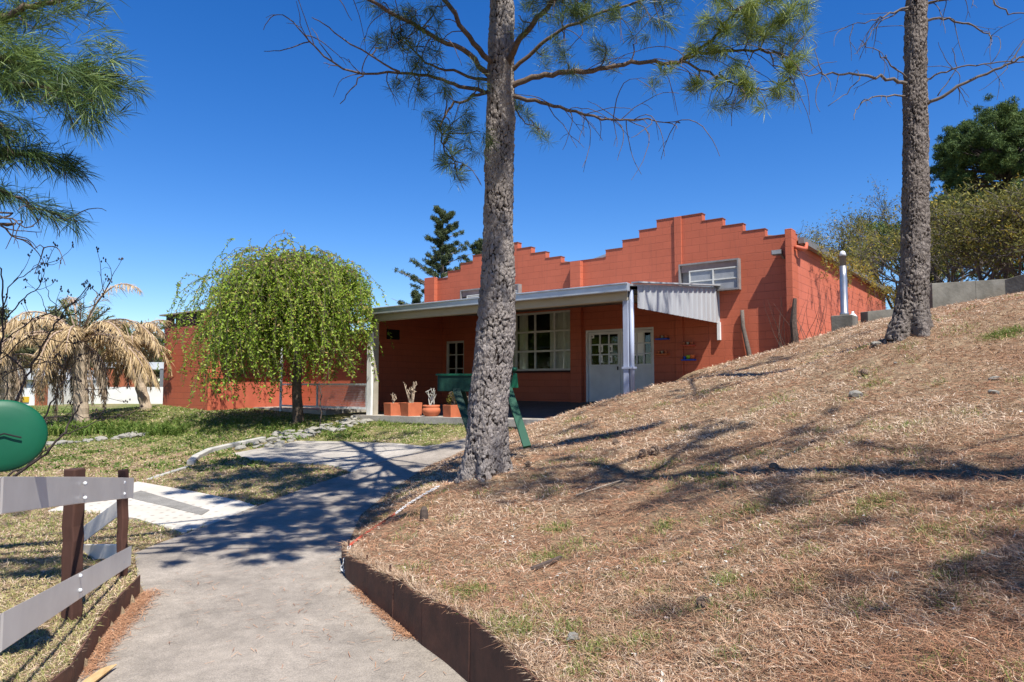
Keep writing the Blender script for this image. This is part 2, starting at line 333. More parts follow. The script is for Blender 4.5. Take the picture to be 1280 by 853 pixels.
M['cedar'] = varmat('cedar_foliage', [(0, (.028, .045, .022)), (.6, (.065, .09, .038)), (1, (.12, .14, .05))], .7, .2, .15)
M['bushleaf'] = varmat('yellow_green_leaves', [(0, (.06, .065, .018)), (.5, (.15, .15, .035)), (.85, (.26, .23, .045)), (1, (.40, .28, .04))], .6, .25, .35)
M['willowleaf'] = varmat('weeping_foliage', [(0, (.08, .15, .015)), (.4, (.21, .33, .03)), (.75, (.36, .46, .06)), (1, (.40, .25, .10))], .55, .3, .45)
M['frond'] = varmat('dry_palm_frond', [(0, (.20, .14, .08)), (.5, (.46, .33, .17)), (1, (.72, .57, .36))], .7, .2, .3)
M['frondgreen'] = varmat('green_palm_frond', [(0, (.06, .09, .02)), (1, (.16, .2, .04))], .6, .3, .3)
M['frondgrey'] = varmat('withered_palm_frond', [(0, (.10, .07, .045)), (.6, (.24, .18, .12)), (1, (.42, .36, .28))], .8, .2, .2)
M['farveg'] = varmat('far_grey_green_leaves', [(0, (.05, .06, .03)), (1, (.13, .14, .07))], .8, .1, .2)
M['straw'] = varmat('dry_grass', [(0, (.13, .085, .05)), (.3, (.36, .235, .145)), (.7, (.57, .42, .29)), (1, (.74, .62, .49))], .7, .2, .25)
M['pineneedle'] = varmat('fallen_needles', [(0, (.13, .065, .04)), (.5, (.34, .17, .095)), (1, (.54, .31, .18))], .65, .25, .15)
M['greengrass'] = varmat('green_grass', [(0, (.06, .11, .02)), (.4, (.13, .20, .035)), (.7, (.27, .28, .08)), (1, (.52, .44, .22))], .6, .25, .35)
def ground_mat():
    m, n, b = newmat('ground', .95, .1); v = coord(n); a = N(n, 'ShaderNodeAttribute', attribute_name='green')
    big = noise(n, v, .9, 6, .6); mid = noise(n, v, 9, 6, .65); fine = noise(n, v, 60, 5, .7)
    straw = ramp(n, [(.25, (.13, .08, .05)), (.42, (.25, .17, .105)), (.6, (.37, .275, .175)), (.8, (.46, .36, .24))], mid)
    straw = mix(n, ramp(n, [(.45, (0,) * 3), (.65, (.7,) * 3)], big), straw, (.24, .135, .08))
    grn = ramp(n, [(.3, (.055, .085, .02)), (.5, (.12, .16, .04)), (.7, (.24, .24, .09))], mid)
    ad = N(n, 'ShaderNodeMath', operation='MULTIPLY_ADD'); n.links.new(big, ad.inputs[0]); ad.inputs[1].default_value = .9; n.links.new(a.outputs['Fac'], ad.inputs[2])
    f = ramp(n, [(.75, (0,) * 3), (1.0, (1,) * 3)], ad.outputs[0])
    c = mix(n, f, straw, grn); c = mix(n, .5, c, ramp(n, [(.3, (.25,) * 3), (.7, (.75,) * 3)], fine), 'OVERLAY')
    n.links.new(c, b.inputs['Base Color'])
    ad2 = N(n, 'ShaderNodeMath', operation='ADD'); n.links.new(mid, ad2.inputs[0]); n.links.new(fine, ad2.inputs[1]); bump(n, b, ad2.outputs[0], 1.0, .03)
    return m
M['ground'] = ground_mat()
def conc(name, c1, c2, c3, sc_=1.0, crack=True, pav=False):
    m, n, b = newmat(name, .85, .25); v = coord(n)
    f1 = noise(n, v, .8 * sc_, 7, .62); f2 = noise(n, v, 120, 3, .8); f3 = noise(n, v, 9, 6, .7)
    c = ramp(n, [(.3, c1), (.5, c2), (.72, c3)], f1); c = mix(n, .35, c, ramp(n, [(.35, (.3,) * 3), (.65, (.7,) * 3)], f3), 'OVERLAY')
    c = mix(n, .45, c, ramp(n, [(.36, (.15,) * 3), (.5, (.5,) * 3), (.68, (.85,) * 3)], f2), 'OVERLAY')
    if crack:
        vo = N(n, 'ShaderNodeTexVoronoi', feature='DISTANCE_TO_EDGE'); vo.inputs['Scale'].default_value = .45
        wv = N(n, 'ShaderNodeVectorMath', operation='MULTIPLY_ADD'); nz = N(n, 'ShaderNodeTexNoise'); nz.inputs['Scale'].default_value = 2; nz.inputs['Detail'].default_value = 6
        n.links.new(v, nz.inputs['Vector']); n.links.new(nz.outputs['Color'], wv.inputs[0]); wv.inputs[1].default_value = (.7, .7, 0); n.links.new(v, wv.inputs[2]); n.links.new(wv.outputs[0], vo.inputs['Vector'])
        c = mix(n, ramp(n, [(0, (.6,) * 3), (.006, (0,) * 3)], vo.outputs['Distance']), c, (.09, .085, .075))
    n.links.new(c, b.inputs['Base Color']); bump(n, b, f2, .45, .004)
    return m
M['path'] = conc('path_concrete', (.31, .27, .225), (.25, .218, .182), (.172, .15, .126), 1.6, False)
M['slab'] = conc('pale_slab_concrete', (.40, .365, .315), (.33, .30, .26), (.25, .23, .20))
M['porch'] = conc('porch_concrete_shade_tone', (.17, .16, .15), (.14, .13, .12), (.11, .105, .10), crack=False)  # floor colour darkened to stand in for porch shade
M['drain'] = conc('worn_grey_strip', (.24, .225, .20), (.2, .19, .17), (.16, .15, .13), 3, False)
def paver_mat():
    m, n, b = newmat('dimpled_pavers', .85, .2); v = coord(n)
    vo = N(n, 'ShaderNodeTexVoronoi'); vo.inputs['Scale'].default_value = 6; vo.inputs['Randomness'].default_value = .25; n.links.new(v, vo.inputs['Vector'])
    c = ramp(n, [(.3, (.50, .46, .40)), (.7, (.42, .39, .33))], noise(n, v, 2, 6)); c = mix(n, ramp(n, [(.10, (.75,) * 3), (.2, (0,) * 3)], vo.outputs['Distance']), c, (.2, .17, .14))
    n.links.new(c, b.inputs['Base Color']); bump(n, b, noise(n, v, 60, 4), .4, .004); return m
M['paver'] = paver_mat()
# ------------------------------------------------------------------ ground sheet
def inpoly(px_, py_, poly):
    inside = np.zeros(px_.shape, bool); n = len(poly); j = n - 1
    for i in range(n):
        xi, yi = poly[i][0], poly[i][1]; xj, yj = poly[j][0], poly[j][1]
        c = ((yi > py_) != (yj > py_)) & (px_ < (xj - xi) * (py_ - yi) / (yj - yi + 1e-12) + xi); inside ^= c; j = i
    return inside
def gpoly(pts): return [tuple(G(*q)[:2]) for q in pts]
yr = [float(q) for q in np.arange(6.1, -6.1, -.35)]
path_right = [(float(Xb(np.array(y))) - .004, y) for y in list(np.arange(-6, 2.5, .5)) + list(np.arange(2.5, 13.9, .15))]
path_left = gpoly([(548, 556), (518, 567), (470, 581), (436, 592), (390, 607), (345, 624), (318, 635), (276, 652), (229, 669), (196, 681), (168, 692)]) + [(float(Xl(np.array(y))) , y) for y in (5.35, 5.1, 4.5, 3.67, 2.8, 2, 0, -6)]
PATH = path_right + [tuple(G(600, 545)[:2])] + path_left
PAVER = gpoly([(60, 640), (120, 617), (172, 603), (240, 615), (300, 627), (320, 634), (276, 652), (229, 668), (170, 650), (120, 641)])
DRAIN = gpoly([(160, 619), (176, 615), (215, 626), (262, 640), (252, 646), (205, 634), (165, 624)])
SLAB = gpoly([(290, 568), (330, 560), (372, 552), (430, 553), (490, 555), (530, 559), (548, 557), (518, 567), (470, 581), (440, 591), (415, 583), (360, 579), (318, 577)])
def curb(L): return L
ds = np.concatenate([-np.geomspace(3000, 14, 26), np.arange(-13.5, -6, .25), np.arange(-6, 0, .075), [-.0], [.0], np.arange(.03, .3, .045), np.arange(.3, 6, .075), np.arange(6, 14, .25), np.geomspace(14, 3000, 26)])
zi = int(np.argmax(ds >= 0)); sides = np.array([0.0] * (zi + 1) + [1.0] * (len(ds) - zi - 1))
ys = np.concatenate([[-60, -20, -10], np.arange(-6, 1, .3), np.arange(1, 9, .06), np.arange(9, 22, .11), np.arange(22, 34, .5), np.geomspace(34, 3500, 30)])
DD, YY = np.meshgrid(ds, ys); SS = np.broadcast_to(sides, DD.shape); XX = Xb(YY) + DD
ZZ = H(XX, YY, SS)
for poly, dz in ((PATH, .06), (PAVER, .05), (SLAB, .05)):
    xs = [q[0] for q in poly]; m_ = inpoly(XX, YY, poly) & (DD < 0); ZZ = ZZ - dz * m_
GREEN = .18 * np.ones_like(XX)
GREEN = np.where(DD < -.1, .16 + .35 * sm(12, 16, YY) + .12 * fbm(XX * .5, YY * .5, 21), .08 + .30 * fbm(XX * .8, YY * .8, 22))
GREEN = np.where((YY < 7) & (DD < 0), .30, GREEN)
nr, nc = XX.shape; idx = np.arange(nr * nc).reshape(nr, nc)
Fq = np.stack([idx[:-1, :-1], idx[:-1, 1:], idx[1:, 1:], idx[1:, :-1]], -1).reshape(-1, 4)
g_ = arr_mesh('ground', np.stack([XX, YY, ZZ], -1).reshape(-1, 3), Fq, M['ground'], smooth=True, vattr={'green': GREEN.ravel()}); tag(g_, kind='structure')
def drape(name, poly, mat, dz, res=.12, skirt=.08, side=0.0):
    P2 = [Vector((q[0], q[1])) for q in poly]; xs = [q[0] for q in poly]; yss = [q[1] for q in poly]
    gx, gy = np.meshgrid(np.arange(min(xs) + res / 2, max(xs), res), np.arange(min(yss) + res / 2, max(yss), res)); m_ = inpoly(gx, gy, poly)
    # dense boundary
    B = []
    for i in range(len(P2)):
        a, b_ = P2[i], P2[(i + 1) % len(P2)]; k = max(1, int((b_ - a).length / res))
        for j in range(k): B.append(a.lerp(b_, j / k))
    nB = len(B); pts = B + [Vector((x, y)) for x, y in zip(gx[m_], gy[m_])]
    vo, ed, fa, *_ = geometry.delaunay_2d_cdt(pts, [], [list(range(nB))], 1, 1e-6)
    X = np.array([q.x for q in vo]); Y = np.array([q.y for q in vo]); base = rbf_eval(low_fit, X, Y)
    V = np.stack([X, Y, base + dz], -1).tolist(); F_ = [tuple(f) for f in fa]
    cnt = {}
    for f in F_:
        for i in range(len(f)): e = (f[i], f[(i + 1) % len(f)]); cnt[tuple(sorted(e))] = cnt.get(tuple(sorted(e)), []) + [e]
    low = {}
    for k, l in cnt.items():
        if len(l) == 1:
            a, b_ = l[0]
            for q in (a, b_):
                if q not in low: low[q] = len(V); V.append([V[q][0], V[q][1], V[q][2] - skirt])
            F_.append((b_, a, low[a], low[b_]))
    me = bpy.data.meshes.new(name); me.from_pydata(V, [], F_); me.update(); o = link(name, me, mat); tag(o, kind='structure'); return o
drape('path', PATH, M['path'], .004)
drape('paved_path', PAVER, M['paver'], .012, .1)
drape('worn_strip', DRAIN, M['drain'], .017, .1, .01)
drape('concrete_slab', SLAB, M['slab'], .014, .15)
# ------------------------------------------------------------------ building frame
BO = Vector((4.93, 17.1, 0)); TH = math.atan2(-.611, .792); WX = Vector((math.cos(TH), math.sin(TH), 0)); WY = Vector((-math.sin(TH), math.cos(TH), 0))
def W(px, py, c=0.0):           # pixel -> (s, z) on local plane y=c
    a, b = ray(px, py); d = Vector((a, 1, b)); o = EYE - BO
    t = (c - o.dot(WY)) / d.dot(WY); q = o + d * t; return q.dot(WX), q.z
def Wy(px, s):                  # pixel column on plane x=s -> local y
    a, b = ray(px, 480); d = Vector((a, 1, b)); o = EYE - BO; t = (s - o.dot(WX)) / d.dot(WX); return (o + d * t).dot(WY)
def wpt(s, c, z): q = BO + WX * s + WY * c; return Vector((q.x, q.y, z))
def cells(name, xc, zc, solid, y0, y1, mat, parent):
    m = MB(); v = {}
    def vi(x, y, z):
        k = (round(x, 4), y, round(z, 4))
        if k not in v: v[k] = len(m.v); m.v.append((x, y, z))
        return v[k]
    nx, nz = len(xc) - 1, len(zc) - 1; S = [[solid((xc[i] + xc[i + 1]) / 2, (zc[j] + zc[j + 1]) / 2) for j in range(nz)] for i in range(nx)]
    g = lambda i, j: 0 <= i < nx and 0 <= j < nz and S[i][j]
    for i in range(nx):
        for j in range(nz):
            if not S[i][j]: continue
            a, b, c, d = xc[i], xc[i + 1], zc[j], zc[j + 1]
            m.f.append((vi(a, y0, c), vi(b, y0, c), vi(b, y0, d), vi(a, y0, d))); m.f.append((vi(a, y1, c), vi(a, y1, d), vi(b, y1, d), vi(b, y1, c)))
            if not g(i - 1, j): m.f.append((vi(a, y0, c), vi(a, y0, d), vi(a, y1, d), vi(a, y1, c)))
            if not g(i + 1, j): m.f.append((vi(b, y0, c), vi(b, y1, c), vi(b, y1, d), vi(b, y0, d)))
            if not g(i, j - 1): m.f.append((vi(a, y0, c), vi(a, y1, c), vi(b, y1, c), vi(b, y0, c)))
            if not g(i, j + 1): m.f.append((vi(a, y0, d), vi(b, y0, d), vi(b, y1, d), vi(a, y1, d)))
    return m.build(name, mat, parent)
hall = empty('block_hall', 'red painted concrete block hall with stepped twin gables and a lean-to porch on the slope', 'building', BO, TH)
sR = W(995, 350)[0]; sL = W(535, 370)[0]; sM = W(722, 340)[0]
zE = W(972, 295)[1]; st = .205
print('sR', sR, 'sL', sL, 'sM', sM, 'zE', zE, 'peak', W(872, 276)[1], 'zM', W(735, 330)[1], 'zL', W(547, 352)[1])
def steps(pxs, side): return [W(p, 300)[0] for p in pxs]
rr = steps([878, 903.5, 929, 956.5], 1); rl = steps([757, 778, 799, 821], 0)
lr = steps([647, 664, 682, 701], 1); ll = steps([560, 576, 591, 606], 0)
def top(s):
    if s > sM:
        for k, q in enumerate(rr): 
            if s > rr[3 - k]: return zE + k * st
        for k, q in enumerate(rl):
            if s < rl[k]: return zE + k * st
        return zE + 4 * st
    for k in range(4):
        if s > lr[3 - k]: return zE + k * st
    for k in range(4):
        if s < ll[k]: return zE + k * st
    return zE + 4 * st
ZF = 1.08
# openings (s0,s1,z0,z1)
wb0, wz0 = W(600, 463); wb1, wz1 = W(718, 387); wz0 = W(718, 463)[1]; 
dr0, dzb = W(733, 503); dr1, dz1 = W(817, 410); dz1 = W(760, 412)[1]; dzb = ZF
sw0, sz1 = W(557, 427); sw1, _ = W(580, 427); sz0 = sz1 - 1.35
OP = {'big_window': (wb0, wb1, wz0, wz1), 'door': (dr0, dr1, dzb - .3, dz1), 'small': (sw0, sw1, sz0, sz1)}
print(OP)
xc = sorted(set([sL, sR, sM] + rr + rl + lr + ll + [q for o in OP.values() for q in o[:2]])); zc = sorted(set([.3] + [zE + k * st for k in range(5)] + [q for o in OP.values() for q in o[2:]]))
def solid(s, z):
    if z > top(s): return False
    return not any(o[0] < s < o[1] and o[2] < z < o[3] for o in OP.values())
cells('front_wall', xc, zc, solid, 0, .2, M['block_x'], hall)
YB = 11.5
MB().box(sR - .2, sR, .2, YB, .3, zE - .05).build('side_wall', block_mat('sun_toned_block_side', 'Y', (.50, .14, .085), (.42, .11, .065)), hall)  # colour paler than the front wall, stronger sunlight painted in
MB().box(sL, sL + .2, .2, YB, .3, zE - .05).build('side_wall', M['block_y'], hall)
MB().box(sL, sR, YB, YB + .2, .3, zE).build('rear_wall', M['block_x'], hall)
pit = [(sL + .02, zE - .03), ((sL + sM) / 2, zE + .62), (sM, zE - .02), ((sR + sM) / 2, zE + .62), (sR + .16, zE - .09)]
MB().prism(pit + [(q[0], q[1] - .07) for q in pit[::-1]], YB, Matrix.Translation((0, .2, 0))).build('roof', M['galv'], hall)
cw = wpt
# parapet coping thin grey rim
cp = MB()
edges = sorted(set([sL, sR, sM] + rr + rl + lr + ll))
for a, b in zip(edges[:-1], edges[1:]):
    t = top((a + b) / 2); cp.box(a - .012, b + .012, -.015, .215, t + .002, t + .02)
cp.build('coping', simple('stained_coping', (.26, .075, .045), (.13, .06, .045), 6, .8), hall)
# pilasters
for a, b, zt, dpt in ((W(987.5, 350)[0], sR + .02, W(992, 289)[1], .34), (W(716, 340)[0], W(729, 340)[0], W(722, 328)[1], .16), (W(843.5, 300)[0], W(852.5, 300)[0], zE + 4 * st + .01, .05), (sL - .02, W(547, 360)[0], zE + .06, .16)):
    MB().box(a, b, -dpt, .0, .3, zt).build('pilaster', M['block_x'], hall, bevel=.008)
# gutter and pipe at the right eave
m = MB().box(sR + .04, sR + .17, .12, YB + .1, zE - .22, zE - .08); m.build('gutter', M['grey'], hall)
MB().tube([(sR + .17, .3, zE - .2), (sR + .17, .25, zE - .34), (sR + .15, .1, zE - .36), (sR + .07, -.2, zE - .36)], .05, 8).build('downpipe', M['red'], hall, True)
# glazed frames
def grid_window(name, s0, s1, z0, z1, cols, rows, y, mat, parent, bw=.05, mw=.03, sill=True, th=.05, pane=M['glass']):
    fr = MB(); 
    fr.box(s0, s1, y, y + th, z1 - bw, z1); fr.box(s0, s1, y, y + th, z0, z0 + bw); fr.box(s0, s0 + bw, y, y + th, z0 + bw, z1 - bw); fr.box(s1 - bw, s1, y, y + th, z0 + bw, z1 - bw)
    for k in range(1, cols): x = s0 + (s1 - s0) * k / cols; fr.box(x - mw / 2, x + mw / 2, y + .006, y + th - .006, z0 + bw, z1 - bw)
    for k in range(1, rows): z = z0 + (z1 - z0) * k / rows; fr.box(s0 + bw, s1 - bw, y + .009, y + th - .009, z - mw / 2, z + mw / 2)
    f = fr.build(name, mat, parent)
    MB().box(s0 + bw, s1 - bw, y + th - .008, y + th, z0 + bw, z1 - bw).build('pane', pane, f)
    return f
f = grid_window('window', wb0, wb1, wz0, wz1, 5, 3, .02, M['frame'], hall, .06, .055)
f['label'] = 'large white grid window with pale curtains'
MB().box(wb0 - .05, wb1 + .05, -.05, .04, wz0 - .06, wz0 - .002).build('sill', M['darkred'], f)
def curtain(a, b, z0, z1, y, parent):
    n = int((b - a) / .02); V = []; F_ = []
    for i in range(n + 1):
        x = a + (b - a) * i / n; yy = y + .03 * math.sin(i * 1.1 + math.sin(i * .37) * 2)
        V += [(x, yy, z0), (x, yy, z1)]
    for i in range(n): F_.append((2 * i, 2 * i + 2, 2 * i + 3, 2 * i + 1))
    me = bpy.data.meshes.new('curtain'); me.from_pydata(V, [], F_); o = link('curtain', me, M['curtain'], parent); return o
ws = lambda px: W(px, 420)[0]
curtain(ws(684), ws(717), wz0 + .02, wz1 - .02, .145, f); curtain(ws(646), ws(657), wz0 + .02, wz1 - .02, .145, f); curtain(ws(604), ws(640), wz0 + .02, wz1 - .02, .145, f)
f = grid_window('window', sw0, sw1, sz0, sz1, 2, 3, .05, M['frame'], hall, .07, .035); f['label'] = 'narrow white casement window in the porch corner'
# interior backing (dark room)
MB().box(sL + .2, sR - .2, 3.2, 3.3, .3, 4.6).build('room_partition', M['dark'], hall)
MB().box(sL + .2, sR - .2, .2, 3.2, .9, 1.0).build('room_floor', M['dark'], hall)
# doors
lw = W(773, 450)[0]
def leaf(s0, s1, cols, label, y=.06):
    zg = dzb + (dz1 - dzb) * .52; h = MB(); b = .07
    h.box(s0, s1, y, y + .05, dzb + .01, zg); h.box(s0, s0 + b, y, y + .05, zg, dz1 - .06); h.box(s1 - b, s1, y, y + .05, zg, dz1 - .06); h.box(s0 + b, s1 - b, y, y + .05, dz1 - .13, dz1 - .06)
    for k in range(1, cols): x = s0 + b + (s1 - s0 - 2 * b) * k / cols; h.box(x - .018, x + .018, y + .005, y + .045, zg, dz1 - .13)
    for k in range(1, 3): z = zg + (dz1 - .13 - zg) * k / 3; h.box(s0 + b, s1 - b, y + .008, y + .042, z - .016, z + .016)
    o = h.build('door', M['door'], hall, bevel=.003); o['label'] = label
    MB().box(s0 + b, s1 - b, y + .044, y + .049, zg, dz1 - .13).build('pane', M['glass'], o)
    return o, zg
mid = lw + .02
d1, zg = leaf(dr0 + .05, mid, 3, 'left white door leaf with nine panes and papers')
d2, _ = leaf(mid + .008, dr1 - .05, 4, 'right white door leaf with large posters behind glass')
fr = MB(); fr.box(dr0, dr0 + .045, -.01, .12, dzb, dz1); fr.box(dr1 - .045, dr1, -.01, .12, dzb, dz1); fr.box(dr0 + .045, dr1 - .045, -.01, .12, dz1 - .055, dz1); fr.build('door_frame', M['door'], hall)
MB().tube([(mid - .06, .03, zg - .06), (mid - .06, .03, zg - .16)], .018, 8).build('handle', M['black'], d1)
pm = [(763, 436, .14, .2), (751, 436, .14, .2), (763, 449, .12, .2), (751, 449, .12, .2), (740, 421, .14, .1)]
for px, py, a, b in pm:
    s, z = W(px, py, .1); q = MB().box(s - a / 2, s + a / 2, .098, .101, z - b / 2, z + b / 2).build('notice', M['paper'], d1)
    MB().box(s - a * .16, s + a * .16, .0955, .0975, z - b * .28, z + b * .22).build('faded_print', M['ink'], q)
s, z = W(795, 430, .1); MB().box(s - .3, s + .22, .098, .101, z - .32, z + .32).build('poster', M['paper'], d2)
s, z = W(779, 428, .1); MB().box(s - .1, s + .12, .098, .101, z - .3, z + .25).build('poster', M['paper'], d2)
# high windows: box frames
def high_window(px0, px1, py0, py1, dep):
    s0, z1 = W(px0, py0, -dep); s1, _ = W(px1, py0, -dep); z0 = z1 - 1.0 * (py1 - py0) / 36 * .78
    g = MB().box(s0, s1, -dep, -.002, z1 - .04, z1).box(s0, s1, -dep, -.002, z0, z0 + .04).box(s0, s0 + .035, -dep, -.002, z0 + .04, z1 - .04).box(s1 - .035, s1, -dep, -.002, z0 + .04, z1 - .04)
    g.box(s0 + .05, s1 - .05, -.03, -.004, z0 + .04, z1 - .04)
    f = g.build('window', M['winmetal'], hall); f['label'] = 'high metal framed window box'
    q = MB().box(s0 + .3, s1 - .05, -dep + .045, -dep + .055, z0 + .04, z1 - .22).build('pane', M['meshglass'], f)
    q = MB()
    for k in range(1, 2): x = s0 + .3 + (s1 - s0 - .35) * k / 2; q.box(x - .02, x + .02, -dep + .02, -dep + .04, z0 + .04, z1 - .22)
    zz = (z0 + z1 - .18) / 2; q.box(s0 + .3, s1 - .05, -dep + .024, -dep + .042, zz - .015, zz + .015); q.box(s0 + .27, s1 - .05, -dep + .02, -dep + .044, z1 - .22, z1 - .19); q.box(s0 + .27, s0 + .3, -dep + .02, -dep + .044, z0 + .04, z1 - .22)
    q.build('glazing_bars', M['frame'], f)
    MB().box(s0 + .05, s1 - .05, -dep + .06, -dep + .064, z1 - .22, z1 - .04).build('top_panel', simple('pinkish_panel', (.30, .22, .2), None, 4), f)
high_window(848, 923, 331, 366, .17); high_window(575, 648, 363, 378, .17)
# ---------------- porch
PD = 4.38                                     # depth of the porch
def pz(px, py): return W(px, py, -PD)[1]
zft = pz(790, 357); sPR = W(788, 400, -PD)[0]; sPL = W(466, 400, -PD)[0]; ovh = .25
zwt = W(887, 360)[1]
print('porch', sPL, sPR, zft, zwt)
rf = MB(); n = 60
a0 = (sPL - .1, sPR + .12)
rf.prism([(-PD - ovh, zft - .015), (0, zwt), (0, zwt - .05), (-PD - ovh, zft - .065)], 1)  # placeholder replaced below
rf = MB()
rf.v = [(a0[0], -PD - ovh, zft), (a0[1], -PD - ovh, zft), (a0[1], 0, zwt), (a0[0], 0, zwt), (a0[0], -PD - ovh, zft - .04), (a0[1], -PD - ovh, zft - .04), (a0[1], 0, zwt - .04), (a0[0], 0, zwt - .04)]
rf.f = [(0, 1, 2, 3), (4, 7, 6, 5), (0, 4, 5, 1), (1, 5, 6, 2), (2, 6, 7, 3), (3, 7, 4, 0)]
rf.build('porch_roof', M['galv'], hall)
MB().box(a0[0] - .01, a0[1] + .01, -PD - ovh - .10, -PD - ovh - .002, zft - .15, zft + .01).box(a0[0] - .01, a0[1] + .01, -PD - ovh - .125, -PD - ovh - .103, zft - .02, zft + .015).build('fascia_gutter', M['galv'], hall, bevel=.01)
bl = MB().box(sPL - .05, sPR - .0, -PD - .12, -PD + .06, zft - .30, zft - .06).build('porch_beam', M['beige'], hall)
bs = MB()
for k in range(9):
    s = a0[0] + .1 + (a0[1] - a0[0] - .3) * k / 8
    bs.bar((s, -PD + .1, zft - .12), (s, -.02, zwt - .12), .07, .12)
bs.build('rafters', M['beige'], hall)
# ceiling board under the rafters
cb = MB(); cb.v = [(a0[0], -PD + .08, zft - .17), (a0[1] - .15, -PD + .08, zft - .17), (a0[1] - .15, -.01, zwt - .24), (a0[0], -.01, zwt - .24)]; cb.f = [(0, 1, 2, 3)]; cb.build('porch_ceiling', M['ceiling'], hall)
# right post (blue grey, two tubes and a collar) ; left post white
zg0 = Hs(*(wpt(sPR, -PD, 0)[:2])) - .3
p = MB().box(sPR - .12, sPR - .0, -PD - .1, -PD + .02, zg0, zft - .1).build('porch_post', M['bluegrey'], hall, bevel=.01); p['label'] = 'blue grey steel post at the right porch corner'
MB().tube([(sPR + .05, -PD - .04, zg0), (sPR + .05, -PD - .04, zft - .1)], .045, 12).build('rainwater_pipe', M['bluegrey'], hall, True)
zc_ = W(785, 460, -PD)[1]; MB().box(sPR - .14, sPR + .11, -PD - .12, -PD + .03, zc_ - .02, zc_ + .02).build('collar', M['bluegrey'], p)
pl = MB().box(sPL - .0, sPL + .16, -PD - .08, -PD + .08, .6, zft - .07).build('porch_post', M['beige'], hall); 
zq = W(470, 415, -PD - .1)[1]; p = MB().box(sPL - .03, sPL + .15, -PD - .16, -PD - .085, .6, zq).build('porch_post', M['oldwhite'], hall, bevel=.006); p['label'] = 'worn white timber post at the left porch corner'
# corrugated end panel: plane s = sPR+.13, between post and wall, level bottom
def end_panel():
    n = 225; V = []; F_ = []; zb = W(793, 384, -PD)[1] - .02
    print('zb', zb)
    for i in range(n + 1):
        y = -PD + PD * i / n; ph = (i / n * 16) % 1; x = sPR + .14 + (.024 if ph < .22 else 0)
        zt = zft + (zwt - zft) * ((y + PD + ovh) / (PD + ovh)) - .045
        V += [(x, y, zb), (x, y, zt)]
    for i in range(n): F_.append((2 * i, 2 * i + 2, 2 * i + 3, 2 * i + 1))
    me = bpy.data.meshes.new('end_panel'); me.from_pydata(V, [], F_); o = link('end_panel', me, M['corr'], hall)
    md = o.modifiers.new('t', 'SOLIDIFY'); md.thickness = .004
    return zb
zb = end_panel()
c = MB(); c.bar((sPR + .16, -PD - .1, zft + .04), (sPR + .16, -.05, zwt + .035), .16, .03); c.build('verge_flashing', M['corr'], hall)
MB().box(sPR + .12, sPR + .19, -.09, -.004, zb - .42, zb + .02).build('panel_strut', M['white'], hall)
# porch floor: sloping slab, toned dark for shade, paler strip added as sunlit edge
eb = [(sPL - .35, -PD - .35), (sPR + .25, -PD - .35), (sPR + .25, .0), (sPL - .35, 0)]
zfe = .80
m = MB(); 
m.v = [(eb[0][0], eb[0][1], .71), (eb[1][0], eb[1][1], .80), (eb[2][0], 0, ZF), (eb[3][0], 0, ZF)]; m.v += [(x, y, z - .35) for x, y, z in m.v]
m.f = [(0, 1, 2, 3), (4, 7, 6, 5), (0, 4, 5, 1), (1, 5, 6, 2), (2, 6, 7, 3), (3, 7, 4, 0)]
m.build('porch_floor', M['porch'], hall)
m = MB(); m.bar((eb[0][0] - .01, -PD - .07, .69), (eb[1][0] + .01, -PD - .07, .78), .62, .16); m.build('painted_sunlit_edge', M['slab'], hall)  # pale strip laid on the dark floor to paint the sunlit edge
# wing of the hall: side face visible under the porch, front face beyond the gate
yw = Wy(473, W(553, 440)[0]); sW = W(553, 440)[0]
sEnd = W(340, 470, yw)[0]; zwing = W(460, 417, yw)[1]
print('wing', sW, yw, sEnd, zwing)
MB().box(sW - .2, sW, yw, -.002, .5, zft - .06).build('wing_side_wall', M['block_y'], hall)
MB().box(sEnd - 1.5, sW - .2, yw, yw + .2, .5, zwing).build('wing_front_wall', M['block_x'], hall)
MB().box(sEnd - 1.5, sW - .2, yw - .36, 0, zwing + .002, zwing + .08).build('wing_roof', M['brownfar'], hall)
MB().box(sEnd - 1.5, sW - .2, -PD - .1, yw, .3, .86).build('courtyard_floor', M['slab'], hall)
zr = lambda y: zft + (zwt - zft) * (y + PD + ovh) / (PD + ovh)
m = MB(); m.v = [(x, y, zr(y) + dz) for dz in (-.045, -.01) for x, y in ((sW - .16, -3.4), (sPL - .105, -3.4), (sPL - .105, -.005), (sW - .16, -.005))]; m.f = [(3, 2, 1, 0), (4, 5, 6, 7), (0, 1, 5, 4), (1, 2, 6, 5), (2, 3, 7, 6), (3, 0, 4, 7)]; m.build('added_shade_slab', M['ceiling'], hall)  # unseen slab added behind the fascia to shade the wing side wall
m = MB(); m.v = [(x, y, zr(y) + dz) for x in (sW - .2, sW - .02) for y, dz in ((yw, -1), (yw, -.05), (-.002, -.05), (-.002, -1))]; m.f = [(0, 1, 2, 3), (7, 6, 5, 4), (0, 4, 5, 1), (1, 5, 6, 2), (2, 6, 7, 3)]; m.build('wing_gable', M['block_y'], hall)
# vent grille at top of wing side wall
MB().box(sW + .002, sW + .04, yw + .3, yw + .8, zft - .6, zft - .3).build('vent_grille', M['dark'], hall)
